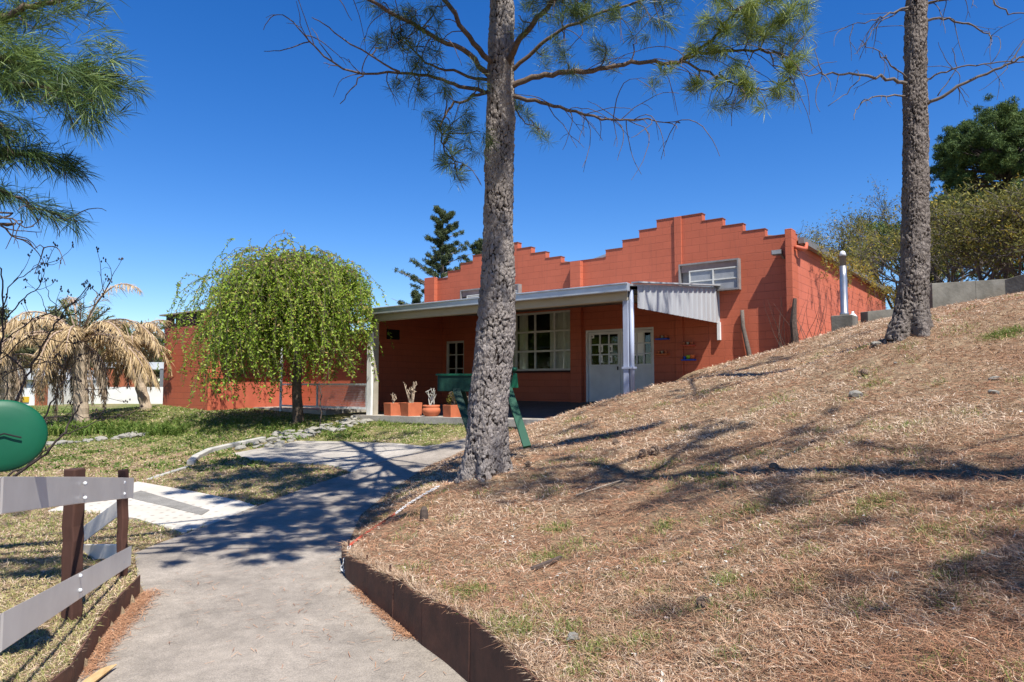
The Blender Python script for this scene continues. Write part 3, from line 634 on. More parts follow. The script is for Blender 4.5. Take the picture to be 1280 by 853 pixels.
# ---------------- floodlight, shelves
s, z = W(973, 316, -.18)
fl = empty('floodlight', 'small grey floodlight fixed high on the red front wall by the corner pilaster', 'floodlight', wpt(s, 0, z), TH)
MB().box(-.13, .1, -.3, -.14, -.06, .05).build('lamp_head', M['grey'], fl, bevel=.01); MB().bar((.06, -.2, -.04), (.08, 0, -.12), .04, .04).build('bracket', M['grey'], fl)
MB().box(-.115, .085, -.304, -.301, -.045, .035).build('lens', M['meshglass'], fl)
shelves = [(828, 424, 'blue', 'topmost blue wall shelf with small pots right of the double doors'), (828, 443, 'orange', 'orange wall shelf directly below the topmost blue one beside the doors'), (860, 432, 'redplastic', 'dim red wall shelf with pots, right column upper'), (861, 450, 'blue', 'bright blue wall shelf with lime and orange pots at the edge of sunlight')]
for i, (px, py, mt, lab) in enumerate(shelves):
    s, z = W(px, py, -.08); e = empty('wall_shelf', lab, 'shelf', wpt(s, 0, z), TH, 'painted shelves on the red wall by the doors')
    MB().box(-.17, .17, -.17, -.003, -.02, .015).build('board', M[mt], e, bevel=.004)
    for j, x in enumerate((-.1, .0, .1)):
        pot = MB().lathe([(.028, 0), (.04, .06), (.043, .07), (.036, .07), (.03, .03)], 12)
        mm = M[('terracotta', 'strawstick', 'terracotta')[j]] if i != 3 else M[('blue', 'leafgreen', 'orange')[j]]
        nm = ['left', 'middle', 'right'][j]
        desc = ['on the topmost blue shelf', 'on the orange shelf', 'on the dim red shelf', 'on the sunlit blue shelf'][i]
        o = pot.build('flower_pot', mm, None, True); o.location = wpt(s + x, -.09, z + .016)
        if i == 3 and j: o.scale = (1.7, 1.7, 1.6 - .2 * (j == 1))
        tag(o, ['small pot, %s of three, %s by the doors' % (nm, desc)][0], 'flower pot', 'little pots on the wall shelves')
# leaning timber and climbing stems at the right
s, z = W(936, 440, -.1); s2, z2 = W(929, 388, -.05)
m = MB(); m.tube([wpt(s + .03, -.12, z - .25), wpt(s, -.1, z), wpt(s2 + .0, -.08, (z + z2) / 2 + .1), wpt(s2 - .02, -.06, z2)], [.06, .06, .05, .045], 7)
tag(m.build('timber_pole', M['greytwig'], None, True), 'bent weathered pole leaning upright against the red front wall', 'pole')
s, z = W(995, 430, -.45); s2, z2 = W(994, 376, -.4)
e = empty('climbing_plant', 'leafless climbing plant with a thick dark stem at the corner of the hall', 'plant', wpt(s, -.42, z - .2), 0)
def rel(pts, e): return [Vector(p) - e.location for p in pts]
m = MB(); m.tube(rel([wpt(s, -.43, z - .25), wpt(s - .05, -.45, (z + z2) / 2), wpt(s2, -.42, z2 + .05)], e), [.09, .075, .04], 7); m.build('stem', M['twig'], e)
m = MB()
for k in range(20):
    a = wpt(s + random.uniform(-.05, .5), -.5 + random.uniform(0, .8), z - .2 + random.uniform(0, .3)) if k % 2 else wpt(s + random.uniform(-.4, .05), -.5, z - .2)
    pts = [a]; d = Vector((random.uniform(-.4, .4), random.uniform(-.2, .3), 1))
    for q in range(6): d += Vector((random.uniform(-.3, .3), random.uniform(-.3, .3), .1)); pts.append(pts[-1] + d.normalized() * .22)
    m.tube(rel(pts, e), [.008 * (1 - q / 8) for q in range(7)], 3, False)
m.build('twigs', M['twig'], e)
# ---------------- flue pipe on its concrete block, white jug, retaining walls
Yf = 13.8; b = G(1056, 410); b = P(1056, 409, Yf)
blk = MB().box(-.2, .2, -.25, .25, -.3, .22).build('concrete_block', M['conc_wall'], None, bevel=.01); blk.location = (b.x, b.y, b.z); blk.rotation_euler = (0, 0, TH); tag(blk, 'grey concrete block under the steel flue pipe', 'concrete block')
e = empty('flue_pipe', 'shiny steel flue pipe standing on a concrete block by the right wall', 'flue pipe', (b.x, b.y, b.z + .222), 0)
MB().lathe([(.09, 0), (.09, .06), (.074, .08), (.074, .78), (.068, .8), (.068, 1.02)], 20).build('pipe', simple('bright_steel', (.50, .49, .47), (.38, .37, .36), 5, .36, .5, .85, bmp=.05), e, True)
MB().lathe([(.062, 1.021), (.062, 1.22), (.066, 1.22)], 20).build('cowl_band', M['grey'], e, True)
MB().lathe([(.066, 1.222), (.062, 1.27), (.04, 1.32), (.01, 1.335)], 20).build('cap', M['whiteplastic'], e, True)
j = MB().lathe([(.08, 0), (.09, .03), (.09, .22), (.05, .28), (.025, .3), (.025, .34)], 14).build('plastic_jug', M['whiteplastic'], None, True); j.location = (b.x + .32, b.y + .3, Hs(b.x + .32, b.y + .3) - .02); tag(j, 'white plastic jug behind the flue pipe', 'jug')
def gwall(name, pts, hgt, th, mat, label):
    m = MB(); 
    for a, c in zip(pts[:-1], pts[1:]):
        a = Vector(a); c = Vector(c); d = (c - a); d.z = 0; sd = d.normalized().cross(Vector((0, 0, 1))) * th / 2; bb = len(m.v)
        for q, h in ((a, a.z), (c, c.z)):
            for sg in (-1, 1): p_ = q + sd * sg; m.v += [(p_.x, p_.y, h - hgt), (p_.x, p_.y, h)]
        m.f += [(bb, bb + 1, bb + 5, bb + 4), (bb + 2, bb + 6, bb + 7, bb + 3), (bb + 1, bb + 3, bb + 7, bb + 5), (bb, bb + 4, bb + 6, bb + 2), (bb, bb + 2, bb + 3, bb + 1), (bb + 4, bb + 5, bb + 7, bb + 6)]
    return tag(m.build(name, mat, None, bevel=.01), label, 'wall')
gwall('retaining_wall', [P(1161, 355, 15.2), P(1215, 352, 15.4), P(1262, 349, 15.6)], 1.5, .18, M['conc_wall'], 'mottled grey concrete retaining wall behind the upper pine')
gwall('retaining_wall', [P(1258, 350, 15.0), P(1290, 341, 14.6), P(1420, 300, 13.8)], 1.6, .18, M['conc_wall'], 'darker rising concrete wall at the right edge of the slope')
gwall('retaining_wall', [P(1080, 390, 15.2), P(1120, 386, 15.6)], 1.0, .2, M['conc_wall'], 'low concrete wall between flue pipe and upper pine')
# ---------------- left block shed
SHX = W(206, 450)[0]
shO = P(259, 514, 20.3); shO.z = 0
shed = empty('block_shed', 'red block shed with a dark louvred band under its flat roof beyond the weeping tree', 'building', shO, TH)
L1 = (P(205, 480, 22.0) - shO); L = 1.75; 
a, b_ = ray(205, 450); 
# solve t: point shO - WX*t has column 205
t = (shO.x - a * shO.y) / (WX.x - a * WX.y); L = t
zt0 = P(259, 405.5, shO.y).z; zroof = P(259, 386, shO.y).z
print('shed L', L, zt0, zroof)
MB().box(-L, 0, 0, .18, .2, zt0).build('front_wall', M['block_far'], shed)
MB().box(-.18, 0, .18, 5.2, .2, zt0 + .35).build('side_wall', simple('rendered_red', (.43, .11, .062), (.36, .085, .05), 3, .7, .2, bmp=.4, bd=.01), shed)
MB().box(-L, -L + .18, .18, 5.2, .2, zt0).build('side_wall', M['block_y'], shed); MB().box(-L, 0, 5.0, 5.18, .2, zt0).build('rear_wall', M['block_far'], shed)
bd = MB(); zb0, zb1 = zt0 + .002, zt0 + .42
for x0, x1 in ((-L, -L + .18), (-L + .26, -L + .42), (-L + .62, 0)): bd.box(x0, x1, .03, .1, zb0, zb1)
bd.box(-L, 0, .03, .1, zb1 - .12, zb1).box(-L, 0, .03, .1, zb0, zb0 + .14)
bd.build('dark_band', M['darkred'], shed)
r_ = MB().box(-L - .35, 1.2, -.03, 5.5, zb1 + .005, zb1 + .05); ro = r_.build('roof', M['beige'], shed)
MB().box(-.15, .12, -.1, .6, zt0 + .0, zt0 + .36).build('parapet_block', M['red'], shed)
MB().box(-.002, .05, .0, 5.2, 1.75, 1.83).build('render_ledge', M['red'], shed)
# white door leaf visible between willow and gate
s, z = W(360, 480, yw - .3)
e = empty('white_door', 'white door standing at the far end of the courtyard behind the weeping tree', 'door', wpt(s - .25, yw - .05, .86), TH)
MB().box(-.4, .4, 0, .05, 0, 2.0).build('door_panel', M['white'], e, bevel=.005); MB().tube([(.3, -.03, 1.0), (.3, -.03, 1.1)], .02, 6).build('handle', M['black'], e)
# gate: white frame with mesh, overhead bar
gx0 = W(352, 480, -PD - .1)[0]; gx1 = sPL - .035; yg = -PD - .12
zt_, zm_, zl_ = W(468, 415, yg)[1], W(462, 481, yg)[1], W(462, 511, yg)[1]
gate = empty('mesh_gate', 'low white framed wire mesh gate left of the porch post under an overhead rail', 'gate', wpt(gx1, yg, .75), TH)
k0 = gate.location; gl = gx0 - gx1; zz = .75
fr = MB().box(gl, 0, -.03, .03, zm_ - zz - .02, zm_ - zz + .03).box(gl, 0, -.03, .03, zl_ - zz - .02, zl_ - zz + .03).box(-.05, 0, -.02, .02, zl_ - zz + .021, zm_ - zz - .021).box(gl * .55 - .02, gl * .55 + .02, -.02, .02, zl_ - zz + .021, zm_ - zz - .021)
fr.box(gl, gl + .04, -.02, .02, zl_ - zz + .021, zm_ - zz - .021); fr.build('frame', M['white'], gate)
wm = MB(); 
k = gl * .55 + .05
while k < -.06: wm.box(k - .003, k + .003, -.003, .003, zl_ - zz, zm_ - zz); k += .045
k = zl_ - zz + .04
while k < zm_ - zz: wm.box(gl * .55, -.04, -.0032, .0032, k - .003, k + .003); k += .045
wm.build('wire_mesh', M['galv'], gate)
orl = MB().bar(wpt(gx1, yg, zt_), wpt(gx0, yg, zt_), .05, .06).bar(wpt(gx0, yg, zt_ - .03), wpt(gx0, yg, .5), .06, .06, (1, 0, 0)); tag(orl.build('overhead_rail', M['white']), 'white overhead rail running from the left porch post into the weeping tree', 'rail')
# ---------------- planters
def sticks(parent, n, h, mat, spread=.1, z0=0, forks=True):
    m = MB()
    for k in range(n):
        p0 = Vector((random.uniform(-spread, spread) * .6, random.uniform(-spread, spread) * .6, z0)); d = Vector((random.uniform(-.25, .25), random.uniform(-.25, .25), 1)).normalized(); hh = h * random.uniform(.5, 1)
        pts = [p0 + d * hh * q / 4 + Vector((random.uniform(-.015, .015), random.uniform(-.015, .015), 0)) for q in range(5)]
        m.tube(pts, [.017, .016, .014, .013, .012], 5)
        if forks:
            for q in range(2): b0 = pts[random.choice((2, 3))]; m.tube([b0, b0 + Vector((random.uniform(-.08, .08), random.uniform(-.05, .05), .08)), b0 + Vector((random.uniform(-.1, .1), 0, .16))], [.011, .01, .008], 4)
    return m.build('stems', mat, parent)
def floor_z(s): return .71 + (.80 - .71) * (s - eb[0][0]) / (eb[1][0] - eb[0][0])
def planter(px, py_top, py_bot, wpx, rot, label, kind):
    a_, b2 = ray(px, py_bot); c = -PD + .0
    s, _ = W(px, py_bot, c - .05); z = floor_z(s) + .02; loc = wpt(s, c - .05, z); sc_ = loc.y / F_PX; hgt = (py_bot - py_top) * sc_ * .97; wd = wpx * sc_
    e = empty('planter', label, 'planter', loc, rot, 'terracotta planters along the porch edge')
    if kind == 'round':
        MB().lathe([(.6 * wd / 2, 0), (.62 * wd / 2, .08 * hgt), (.95 * wd / 2, .4 * hgt), (wd / 2, .58 * hgt), (.93 * wd / 2, .76 * hgt), (.86 * wd / 2, .8 * hgt), (.92 * wd / 2, .86 * hgt), (.93 * wd / 2, hgt), (.86 * wd / 2, hgt), (.8 * wd / 2, .85 * hgt)], 28).build('pot', M['terracotta'], e, True)
    else:
        h = wd / 2 * .74; t = .035
        m = MB(); b0 = .93
        o_ = [(-h, -h), (h, -h), (h, h), (-h, h)]
        for sc3, zz_ in ((b0, 0), (1, hgt), (1 - t / h, hgt), (1 - t / h, hgt - .08)): m.v += [(x * sc3, y * sc3, zz_) for x, y in o_]
        m.f.append((3, 2, 1, 0))
        for r3 in range(3):
            for k in range(4): k2 = (k + 1) % 4; m.f.append((r3 * 4 + k, r3 * 4 + k2, r3 * 4 + 4 + k2, r3 * 4 + 4 + k))
        m.f.append((12, 13, 14, 15)); m.build('pot', M['terracotta'], e, bevel=.006)
    MB().lathe([(wd * .3, hgt - .07), (wd * .28, hgt - .045)], 12).build('soil', M['soil'], e)
    return e, hgt
e, h = planter(492, 503, 521, 25, R(38), 'square terracotta planter with a stubby dry shoot, leftmost in the row by the white post', 'sq'); sticks(e, 3, .28, M['strawstick'], .06, h - .06)
e, h = planter(514, 503, 522, 27, R(38), 'square terracotta planter with tall bare sticks, second from the white post', 'sq'); sticks(e, 7, .62, M['strawstick'], .1, h - .06)
e, h = planter(539, 505, 521.5, 23, 0, 'round bellied terracotta pot with pale bare cactus-like stems', 'round'); sticks(e, 4, .5, simple('pale_stem', (.5, .48, .42), None, 9), .1, h - .06)
e, h = planter(566, 505, 522.5, 25, R(38), 'square terracotta planter holding a small leafy shrub left of the big pine', 'sq')
def leafcloud(name, mat, parent, centers, radius, n, size, flat=1.0, varf=None, elong=1.6):
    C = np.array(centers)[rng.integers(0, len(centers), n)]; d = rng.normal(size=(n, 3)); d /= np.linalg.norm(d, axis=1)[:, None]
    rr_ = np.asarray(radius) if not np.isscalar(radius) else radius
    off = d * (rng.random((n, 1)) ** .5) * radius; off[:, 2] *= flat; p = C + off
    a = rng.normal(size=(n, 3)); a /= np.linalg.norm(a, axis=1)[:, None]; b = np.cross(a, rng.normal(size=(n, 3))); b /= np.linalg.norm(b, axis=1)[:, None]
    s = size * rng.uniform(.6, 1.4, (n, 1)); A = a * s * elong; B = b * s * .5
    V = np.stack([p - A * .5, p + B * .5, p + A * .5, p - B * .5], 1).reshape(-1, 3)
    var = rng.random(n) if varf is None else varf(p)
    return arr_mesh(name, V, np.arange(4 * n).reshape(n, 4), mat, parent, var)
sticks(e, 5, .35, M['twig'], .1, h - .06); leafcloud('leaves', M['bushleaf'], e, [(random.uniform(-.12, .12), random.uniform(-.12, .12), h + random.uniform(.05, .3)) for _ in range(14)], .07, 500, .03)
e, h = planter(588, 505, 523, 25, R(38), 'square terracotta planter almost hidden behind the big pine trunk', 'sq'); sticks(e, 3, .2, M['strawstick'], .08, h - .06)
# ---------------- green trestle board behind the pine
Yg = 10.4
e = empty('green_stand', 'dark green wooden stand with slanted legs behind the big pine trunk', 'stand', P(600, 560, Yg), 0); loc = e.location
q = lambda px, py, Y=Yg: P(px, py, Y) - loc
MB().bar(q(547, 479), q(640, 480), .06, .25).build('board', M['darkgreen'], e, bevel=.006)
MB().bar(q(545, 468.5), q(592, 468.5), .1, .03).build('cap_strip', M['green'], e)
MB().bar(q(570, 487), q(590, 545, 10.0), .07, .11, (1, 0, 0)).build('leg', M['darkgreen'], e); MB().bar(q(633, 478, 10.2), q(659, 559, 9.4), .05, .11, (1, 0, 0)).build('leg', M['stand_green'], e, bevel=.004)
MB().bar(q(578, 489), q(588, 530, 10.9), .05, .09, (1, 0, 0)).build('leg', M['darkgreen'], e)
MB().prism([(-.045, -.13), (.06, -.13), (.04, .08), (-.02, .1)], .05, Matrix.Translation(q(643, 474, 10.1))).build('end_bracket', M['green'], e, bevel=.004)
MB().lathe([(.03, -.03), (.045, 0), (.03, .03)], 10, tuple(q(643, 462, 10.1))).build('knob', M['green'], e, True)
# ---------------- fence at left
fe = empty('guard_fence', 'silver plank guard rail on brown posts beside the path', 'fence', P(92, 765, 4.2), 0); loc = fe.location
q = lambda px, py, Y: P(px, py, Y) - loc
def plank(pts, hts, th, name='rail', mat=M['rail']):   # pts list (px, pytop, Y); hts metres
    m = MB(); n = len(pts)
    for (px, py, Y), h in zip(pts, hts):
        t_ = q(px, py, Y); m.v += [tuple(t_), (t_.x, t_.y, t_.z - h), (t_.x - .2 * th, t_.y + th, t_.z - h), (t_.x - .2 * th, t_.y + th, t_.z)]
    for i in range(n - 1):
        for k in range(4): m.f.append((4 * i + k, 4 * i + (k + 1) % 4, 4 * i + 4 + (k + 1) % 4, 4 * i + 4 + k))
    m.f.append((3, 2, 1, 0)); m.f.append(tuple(4 * (n - 1) + k for k in range(4))); return m.build(name, mat, fe, bevel=.006)
r1 = plank([(-330, 605, 1.9), (0, 597, 3.0), (100, 597, 4.25), (166, 598, 5.6)], [.165, .16, .16, .158], .03)
r2 = plank([(-330, 925, 1.9), (0, 768, 3.0), (100, 716, 4.25), (163, 683, 5.6)], [.165, .165, .16, .155], .03)
for r__, pts in ((r1, [(109, 604, 4.3), (109, 622, 4.3), (157, 603, 5.35), (157, 617, 5.35)]), (r2, [(103, 719, 4.25), (103, 737, 4.25), (155, 690, 5.4), (155, 702, 5.4)])):
    for pt in pts:
        c = q(*pt) - Vector((0, .018, 0)); MB().lathe([(.014, 0), (.012, .008), (.004, .012)], 10, M=Matrix.Translation(c) @ Matrix.Rotation(R(90), 4, 'X')).build('bolt', M['whiteplastic'], r__, True)
def fpost(px, ytop, ybot, Y, wd, lean=0):
    t_ = q(px + lean, ytop, Y); b2 = q(px, ybot + 12, Y); b2.z -= .15
    m = MB(); n = 12
    pts = [b2.lerp(t_, k / n) for k in range(n + 1)]
    m.tube([p_ + Vector((random.uniform(-.004, .004), 0, 0)) for p_ in pts], [wd * .72 * random.uniform(.96, 1.04) for _ in pts], 4, True)
    o = m.build('post', M['post'], fe, bevel=.008); return o
fpost(90, 586, 760, 4.42, .085, 3); fpost(153, 587, 700, 5.75, .062, 1)
fpost(97, 660, 715, 6.9, .07)
plank([(152, 622, 5.9), (112, 652, 6.3), (92, 668, 6.6)], [.14, .15, .15], .03, 'brace')
plank([(148, 681, 5.9), (105, 681, 6.7), (88, 681, 7.0)], [.12, .14, .14], .03)
# ---------------- green drum at the left edge
dc = P(1, 545, 3.3)
e = empty('green_drum', 'glossy green round drum hanging above the guard rail at the left edge', 'drum', dc, 0)
Md = Matrix.Rotation(R(84), 4, 'X') 
MB().lathe([(.01, .022), (.09, .020), (.15, .014), (.182, .004), (.192, -.004), (.192, -.016), (.184, -.02), (.176, -.2), (.17, -.21)], 48, M=Matrix.Rotation(R(38), 4, 'Z') @ Md @ Matrix.Diagonal((.98, .9, 1, 1))).build('body', M['green'], e, True)
MB().box(-.003, .003, -.034, -.026, .0, .165).build('seam', M['darkgreen'], e)
MB().tube([(.0, -.04, -.0), (.03, -.02, .012), (.06, .0, .0), (.085, .02, -.01)], .004, 6).build('hook', M['black'], e)
MB().tube([(-.25, .2, -1.5), (-.25, .2, .3)], .03, 10).bar((-.25, .2, .05), (0, .2, .05), .03, .03).build('bracket_post', M['darkgreen'], e)
# ---------------- edging plates
def edging(fn, Ys, side, group, labels, zt_fn, wav):
    th_ = []
    for i in range(len(Ys) - 1):
        y0, y1 = Ys[i], Ys[i + 1]; n = max(5, int((y1 - y0) / .06)); V = []; F_ = []; ph = random.uniform(0, 6); up = random.uniform(-.01, .008); off = random.uniform(-.004, .005)
        for k in range(n + 1):
            y = y0 + (y1 - y0) * k / n - (.0 if k < n else .01); x = float(fn(np.array(y))) + off + (.006 * math.sin(k * .6 + ph)) * wav
            lo = float(rbf_eval(low_fit, np.array([x]), np.array([y]))[0]); zt1 = zt_fn(x, y) + up + .005 * math.sin(k * .7 + ph) * wav + random.uniform(-.002, .002)
            for dx in (-.005, .005): V += [(x + dx, y, lo - .1), (x + dx, y, zt1)]
        for k in range(n):
            b = 4 * k; F_ += [(b, b + 4, b + 5, b + 1), (b + 2, b + 3, b + 7, b + 6), (b + 1, b + 5, b + 7, b + 3)]
        F_ += [(0, 1, 3, 2), (4 * n, 4 * n + 2, 4 * n + 3, 4 * n + 1)]
        me = bpy.data.meshes.new('edging_plate'); me.from_pydata(V, [], F_); o = link('edging_plate', me, M['rust']); tag(o, labels[i], 'edging plate', group)
edging(lambda y: Xb(y) - .012, [2.0, 3.05, 3.75, 4.3, 4.75, 5.2, 5.6, 6.0, 6.32], 1, 'rusty plates edging the dry slope',
    ['rusty edging plate of the dry slope, nearest and tallest in the lower frame'] + ['rusty edging plate of the dry slope, %s one counted from the near end' % w_ for w_ in ('second', 'third', 'fourth', 'fifth', 'sixth', 'seventh')] + ['last short rusty edging plate of the dry slope, beside the hanging chain'],
    lambda x, y: float(np.mean(H(np.array([x + .06, x + .1, x + .14, x + .1, x + .1]), np.array([y, y, y, y - .1, y + .1])))) + .006, 1)
edging(lambda y: Xl(y) - .005, [1.5, 3.2, 3.75, 4.6, 5.36], 0, 'rusty plates edging the fence bed', ['rusty edging plate under the guard rail in the near left corner'] + ['rusty edging plate under the guard rail, %s from the far end' % w_ for w_ in ('third', 'second')] + ['rusty edging plate under the guard rail ending at the far post'],
    lambda x, y: float(rbf_eval(low_fit, np.array([x]), np.array([y]))[0]) + .145, .35)
# stakes and chain
for px, py0, py1, Y in ((436, 676, 704, 5.95), (459, 694, 735, 5.45), (488, 706, 760, 4.92)):
    a = P(px, py0, Y); b = P(px, py1 + 6, Y); o = MB().bar(a, b, .014, .014, (0, 1, 0)).build('stake', M['rust'])
    tag(o, {436: 'thin rusty stake at the corner where the chain hangs', 459: 'thin rusty stake between the chain corner and the nearer stake', 488: 'thin rusty stake nearest the camera against the slope edging'}[px], 'stake', 'rusty stakes along the edging')
def chain(name, pts, mat, label, lk=.035, parent=None):
    pts = [Vector(p) for p in pts]; m = MB(); acc = []; 
    for a, b in zip(pts[:-1], pts[1:]):
        k = max(1, int((b - a).length / (lk * .72))); acc += [(a.lerp(b, (j + .5) / k), (b - a).normalized()) for j in range(k)]
    for i, (c, t) in enumerate(acc):
        u = t.cross(Vector((0, 0, 1))); u = u.normalized() if u.length > .05 else Vector((1, 0, 0)); v = t.cross(u)
        u = (u, v)[i % 2]; m.tube([c + t * lk * .5 * math.cos(w_) + u * lk * .3 * math.sin(w_) for w_ in np.linspace(0, 2 * math.pi, 9)], .0045, 5, False)
    o = m.build(name, mat, parent, True)
    return o
p0 = P(437, 682, 5.95); 
mids = [G(x, y) + Vector((0, 0, .03)) for x, y in ((455, 672), (475, 659), (494, 646))]; 
e = empty('plastic_chain', 'red and white plastic chain lying across the slope corner and hanging over the edging', 'chain', p0)
o = chain('red_length', [v_ - p0 for v_ in [p0] + mids], M['redplastic'], '', .035, e)
m2 = [G(x, y) + Vector((0, 0, .03)) for x, y in ((494, 646), (510, 634), (530, 622), (549, 611))]
chain('white_length', [v_ - p0 for v_ in m2], M['whiteplastic'], '', .04, e)
chain('hanging_length', [v_ - p0 for v_ in [p0, P(434, 692, 5.9), P(430, 702, 5.88), P(427, 712, 5.88), P(433, 716, 5.85), P(436, 708, 5.86)]], M['whiteplastic'], '', .04, e)
# stump, board, bark strip
g = G(530, 650); o = MB().lathe([(.045, -.1), (.042, .05), (.035, .1), (.02, .125), (.008, .12)], 9, tuple(g)).build('sawn_stump', M['twig']); tag(o, 'small dark sawn stump beside the white chain', 'stump')
a = G(665, 716); b = G(702, 701); o = MB().bar(a + Vector((0, 0, .02)), b + Vector((0, 0, .02)), .03, .02).build('dead_branch', M['twig']); tag(o, 'short dark dead branch lying on the slope above the edging', 'branch')
a = G(700, 650); 
o = MB().tube([G(720, 622) + Vector((0, 0, .02)), G(750, 612) + Vector((0, 0, .02)), G(778, 603) + Vector((0, 0, .02))], [.008, .01, .006], 5).build('dead_branch', M['strawstick']); tag(o, 'pale thin fallen stick in the middle of the slope', 'branch')
m = MB(); V0 = [P(x, y, Y) for x, y, Y in ((93, 851, 3.62), (112, 836, 3.75), (132, 822, 3.9), (146, 813, 3.98))]
for i, p_ in enumerate(V0): p_.z = Hs(p_.x, p_.y) + .03
m.tube(V0, [.012, .026, .022, .004], 5); o = m.build('palm_sheath', simple('straw_fibre', (.58, .40, .2), (.42, .27, .12), 12, .8, stretch=(1, 1, 4))); o.scale = (1, 1, 1); tag(o, 'straw coloured strip of palm sheath on the path by the left edging', 'palm sheath')
# ---------------- stones
def rock_mesh(seed):
    r = random.Random(seed); bm = bmesh.new(); bmesh.ops.create_icosphere(bm, subdivisions=2, radius=1)
    o = [Vector((r.gauss(0, 1), r.gauss(0, 1), r.gauss(0, 1))).normalized() for _ in range(9)]
    for v in bm.verts:
        for a in o:
            d = v.co.dot(a)
            if d > .62: v.co -= a * (d - .62)
        v.co *= r.uniform(.94, 1.05)
    me = bpy.data.meshes.new('stone'); bm.to_mesh(me); bm.free(); return me
RK = [rock_mesh(i) for i in range(7)]
for me in RK[:4]: me.materials.append(M['stone'])
for me in RK[4:]: me.materials.append(M['brownstone'])
def stone(x, y, s, label, group, k, fl=.55):
    o = bpy.data.objects.new('stone', RK[k]); COL.objects.link(o); z = float(rbf_eval(low_fit, np.array([x]), np.array([y]))[0]) if x < float(Xb(np.array(y))) else Hs(x, y)
    o.location = (x, y, z + s * fl * .35); o.scale = (s * random.uniform(.8, 1.3), s * random.uniform(.7, 1.1), s * fl * random.uniform(.8, 1.2)); o.rotation_euler = (random.uniform(-.2, .2), random.uniform(-.2, .2), random.uniform(0, 6)); tag(o, label, 'stone', group)
def row(pts, n, s0, s1, label, group, jit=.12):
    W3 = [G(*p_) for p_ in pts]; L_ = [0]
    for a, b in zip(W3[:-1], W3[1:]): L_.append(L_[-1] + (b - a).length)
    for k in range(n):
        t_ = L_[-1] * (k + random.uniform(.1, .9)) / n; i = max(j for j in range(len(W3) - 1) if L_[j] <= t_); u = (t_ - L_[i]) / (L_[i + 1] - L_[i]); c = W3[i].lerp(W3[i + 1], u)
        stone(c.x + random.uniform(-jit, jit), c.y + random.uniform(-jit, jit) * 1.5, random.uniform(s0, s1), label, group, random.randint(0, 3))
row([(318, 561), (350, 554), (385, 545), (420, 535), (462, 526)], 60, .06, .15, 'pale rough stone in the rockery below the weeping tree', 'rockery stones below the weeping tree', .3)
row([(345, 551), (400, 537), (455, 525)], 34, .05, .13, 'pale rough stone in the rockery below the weeping tree', 'rockery stones below the weeping tree', .35)
row([(55, 557), (100, 553), (150, 549), (190, 543), (220, 536)], 46, .06, .15, 'pale stone in the row edging the grass in front of the palms', 'stones edging the grass by the palms', .18)
for px, py, s_, lab in ((1243, 493, .07, 'grey-white stone high on the slope near the right edge'), (1070, 497, .09, 'flat pale stone on the slope below the upper pine'), (928, 530, .045, 'small stone in the middle of the upper slope'), (745, 690, .02, 'tiny pale chip on the lower slope'),
        (1095, 432, .09, 'angular stone just left of the upper pine base'), (1243, 475, .05, 'small white stone far up the slope'), (717, 803, .045, 'whitish lump at the lower edging corner'), (545, 602, .03, 'small pale stone at the foot of the big pine'),
        (1120, 455, .03, 'small grey stone under the upper pine')):
    g = G(px, py); stone(g.x, g.y, s_, lab, None, random.randint(0, 3))
def cone(px, py, lab, s=1):
    g = G(px, py); m = MB(); rr2 = random.Random(int(px))
    for ring in range(8):
        z = .012 * ring; rad = .035 * math.sin(math.pi * (ring + 1.3) / 10)
        for k in range(8):
            a = k * math.pi / 4 + ring * .4; c = Vector((rad * math.cos(a), rad * math.sin(a), z)); d = Vector((math.cos(a), math.sin(a), .55)).normalized(); m.bar(c * .6, c * .6 + d * .02, .014, .005)
    m.tube([(0, 0, 0), (0, 0, .095)], [.02, .008], 7); o = m.build('pine_cone', M['brownstone']); o.location = g + Vector((0, 0, .025)); o.rotation_euler = (R(80), 0, rr2.uniform(0, 6)); o.scale = (s,) * 3; tag(o, lab, 'pine cone', 'fallen pine cones')
cone(822, 567, 'open brown pine cone on the slope, the larger of a pair', 1.5); cone(806, 570, 'darker pine cone beside the larger open one', 1.2); cone(766, 556, 'pine cone lying alone left of the pair of cones', 1.1); cone(663, 583, 'small dark pine cone just right of the big pine base', 1.0); cone(645, 575, 'tan pine cone touching the right side of the big pine base', 1.1)
cone(1085, 470, 'pine cone on the upper slope below the upper pine', 1.2); cone(967, 590, 'dark pine cone near the long branch shadow', 1.0); cone(880, 760, 'pine cone in the near part of the slope', .9)
# kerb of the rockery
def kerb(pts, wd, hg, label):
    W3 = [G(*p_) for p_ in pts]; m = MB()
    for i, p_ in enumerate(W3):
        t_ = (W3[min(i + 1, len(W3) - 1)] - W3[max(i - 1, 0)]); t_.z = 0; t_.normalize(); sd = Vector((-t_.y, t_.x, 0)) * wd / 2; z = float(rbf_eval(low_fit, np.array([p_.x]), np.array([p_.y]))[0])
        for sg, zz_ in ((-1, z - .1), (-1, z + hg), (1, z + hg), (1, z - .1)): q_ = p_ + sd * sg; m.v.append((q_.x, q_.y, zz_))
    n = len(W3)
    for i in range(n - 1):
        for k in range(4): m.f.append((4 * i + k, 4 * i + (k + 1) % 4, 4 * i + 4 + (k + 1) % 4, 4 * i + 4 + k))
    m.f.append((3, 2, 1, 0)); m.f.append(tuple(4 * (n - 1) + k for k in range(4))); return tag(m.build('kerb', M['kerb'], None, bevel=.015), label, 'kerb')
kerb([(238, 582), (245, 574), (262, 566), (290, 559), (330, 551)], .13, .08, 'curved pale concrete kerb around the rockery')
kerb([(186, 600), (205, 594), (236, 585)], .08, .03, 'low thin concrete kerb between lawn and paved path')
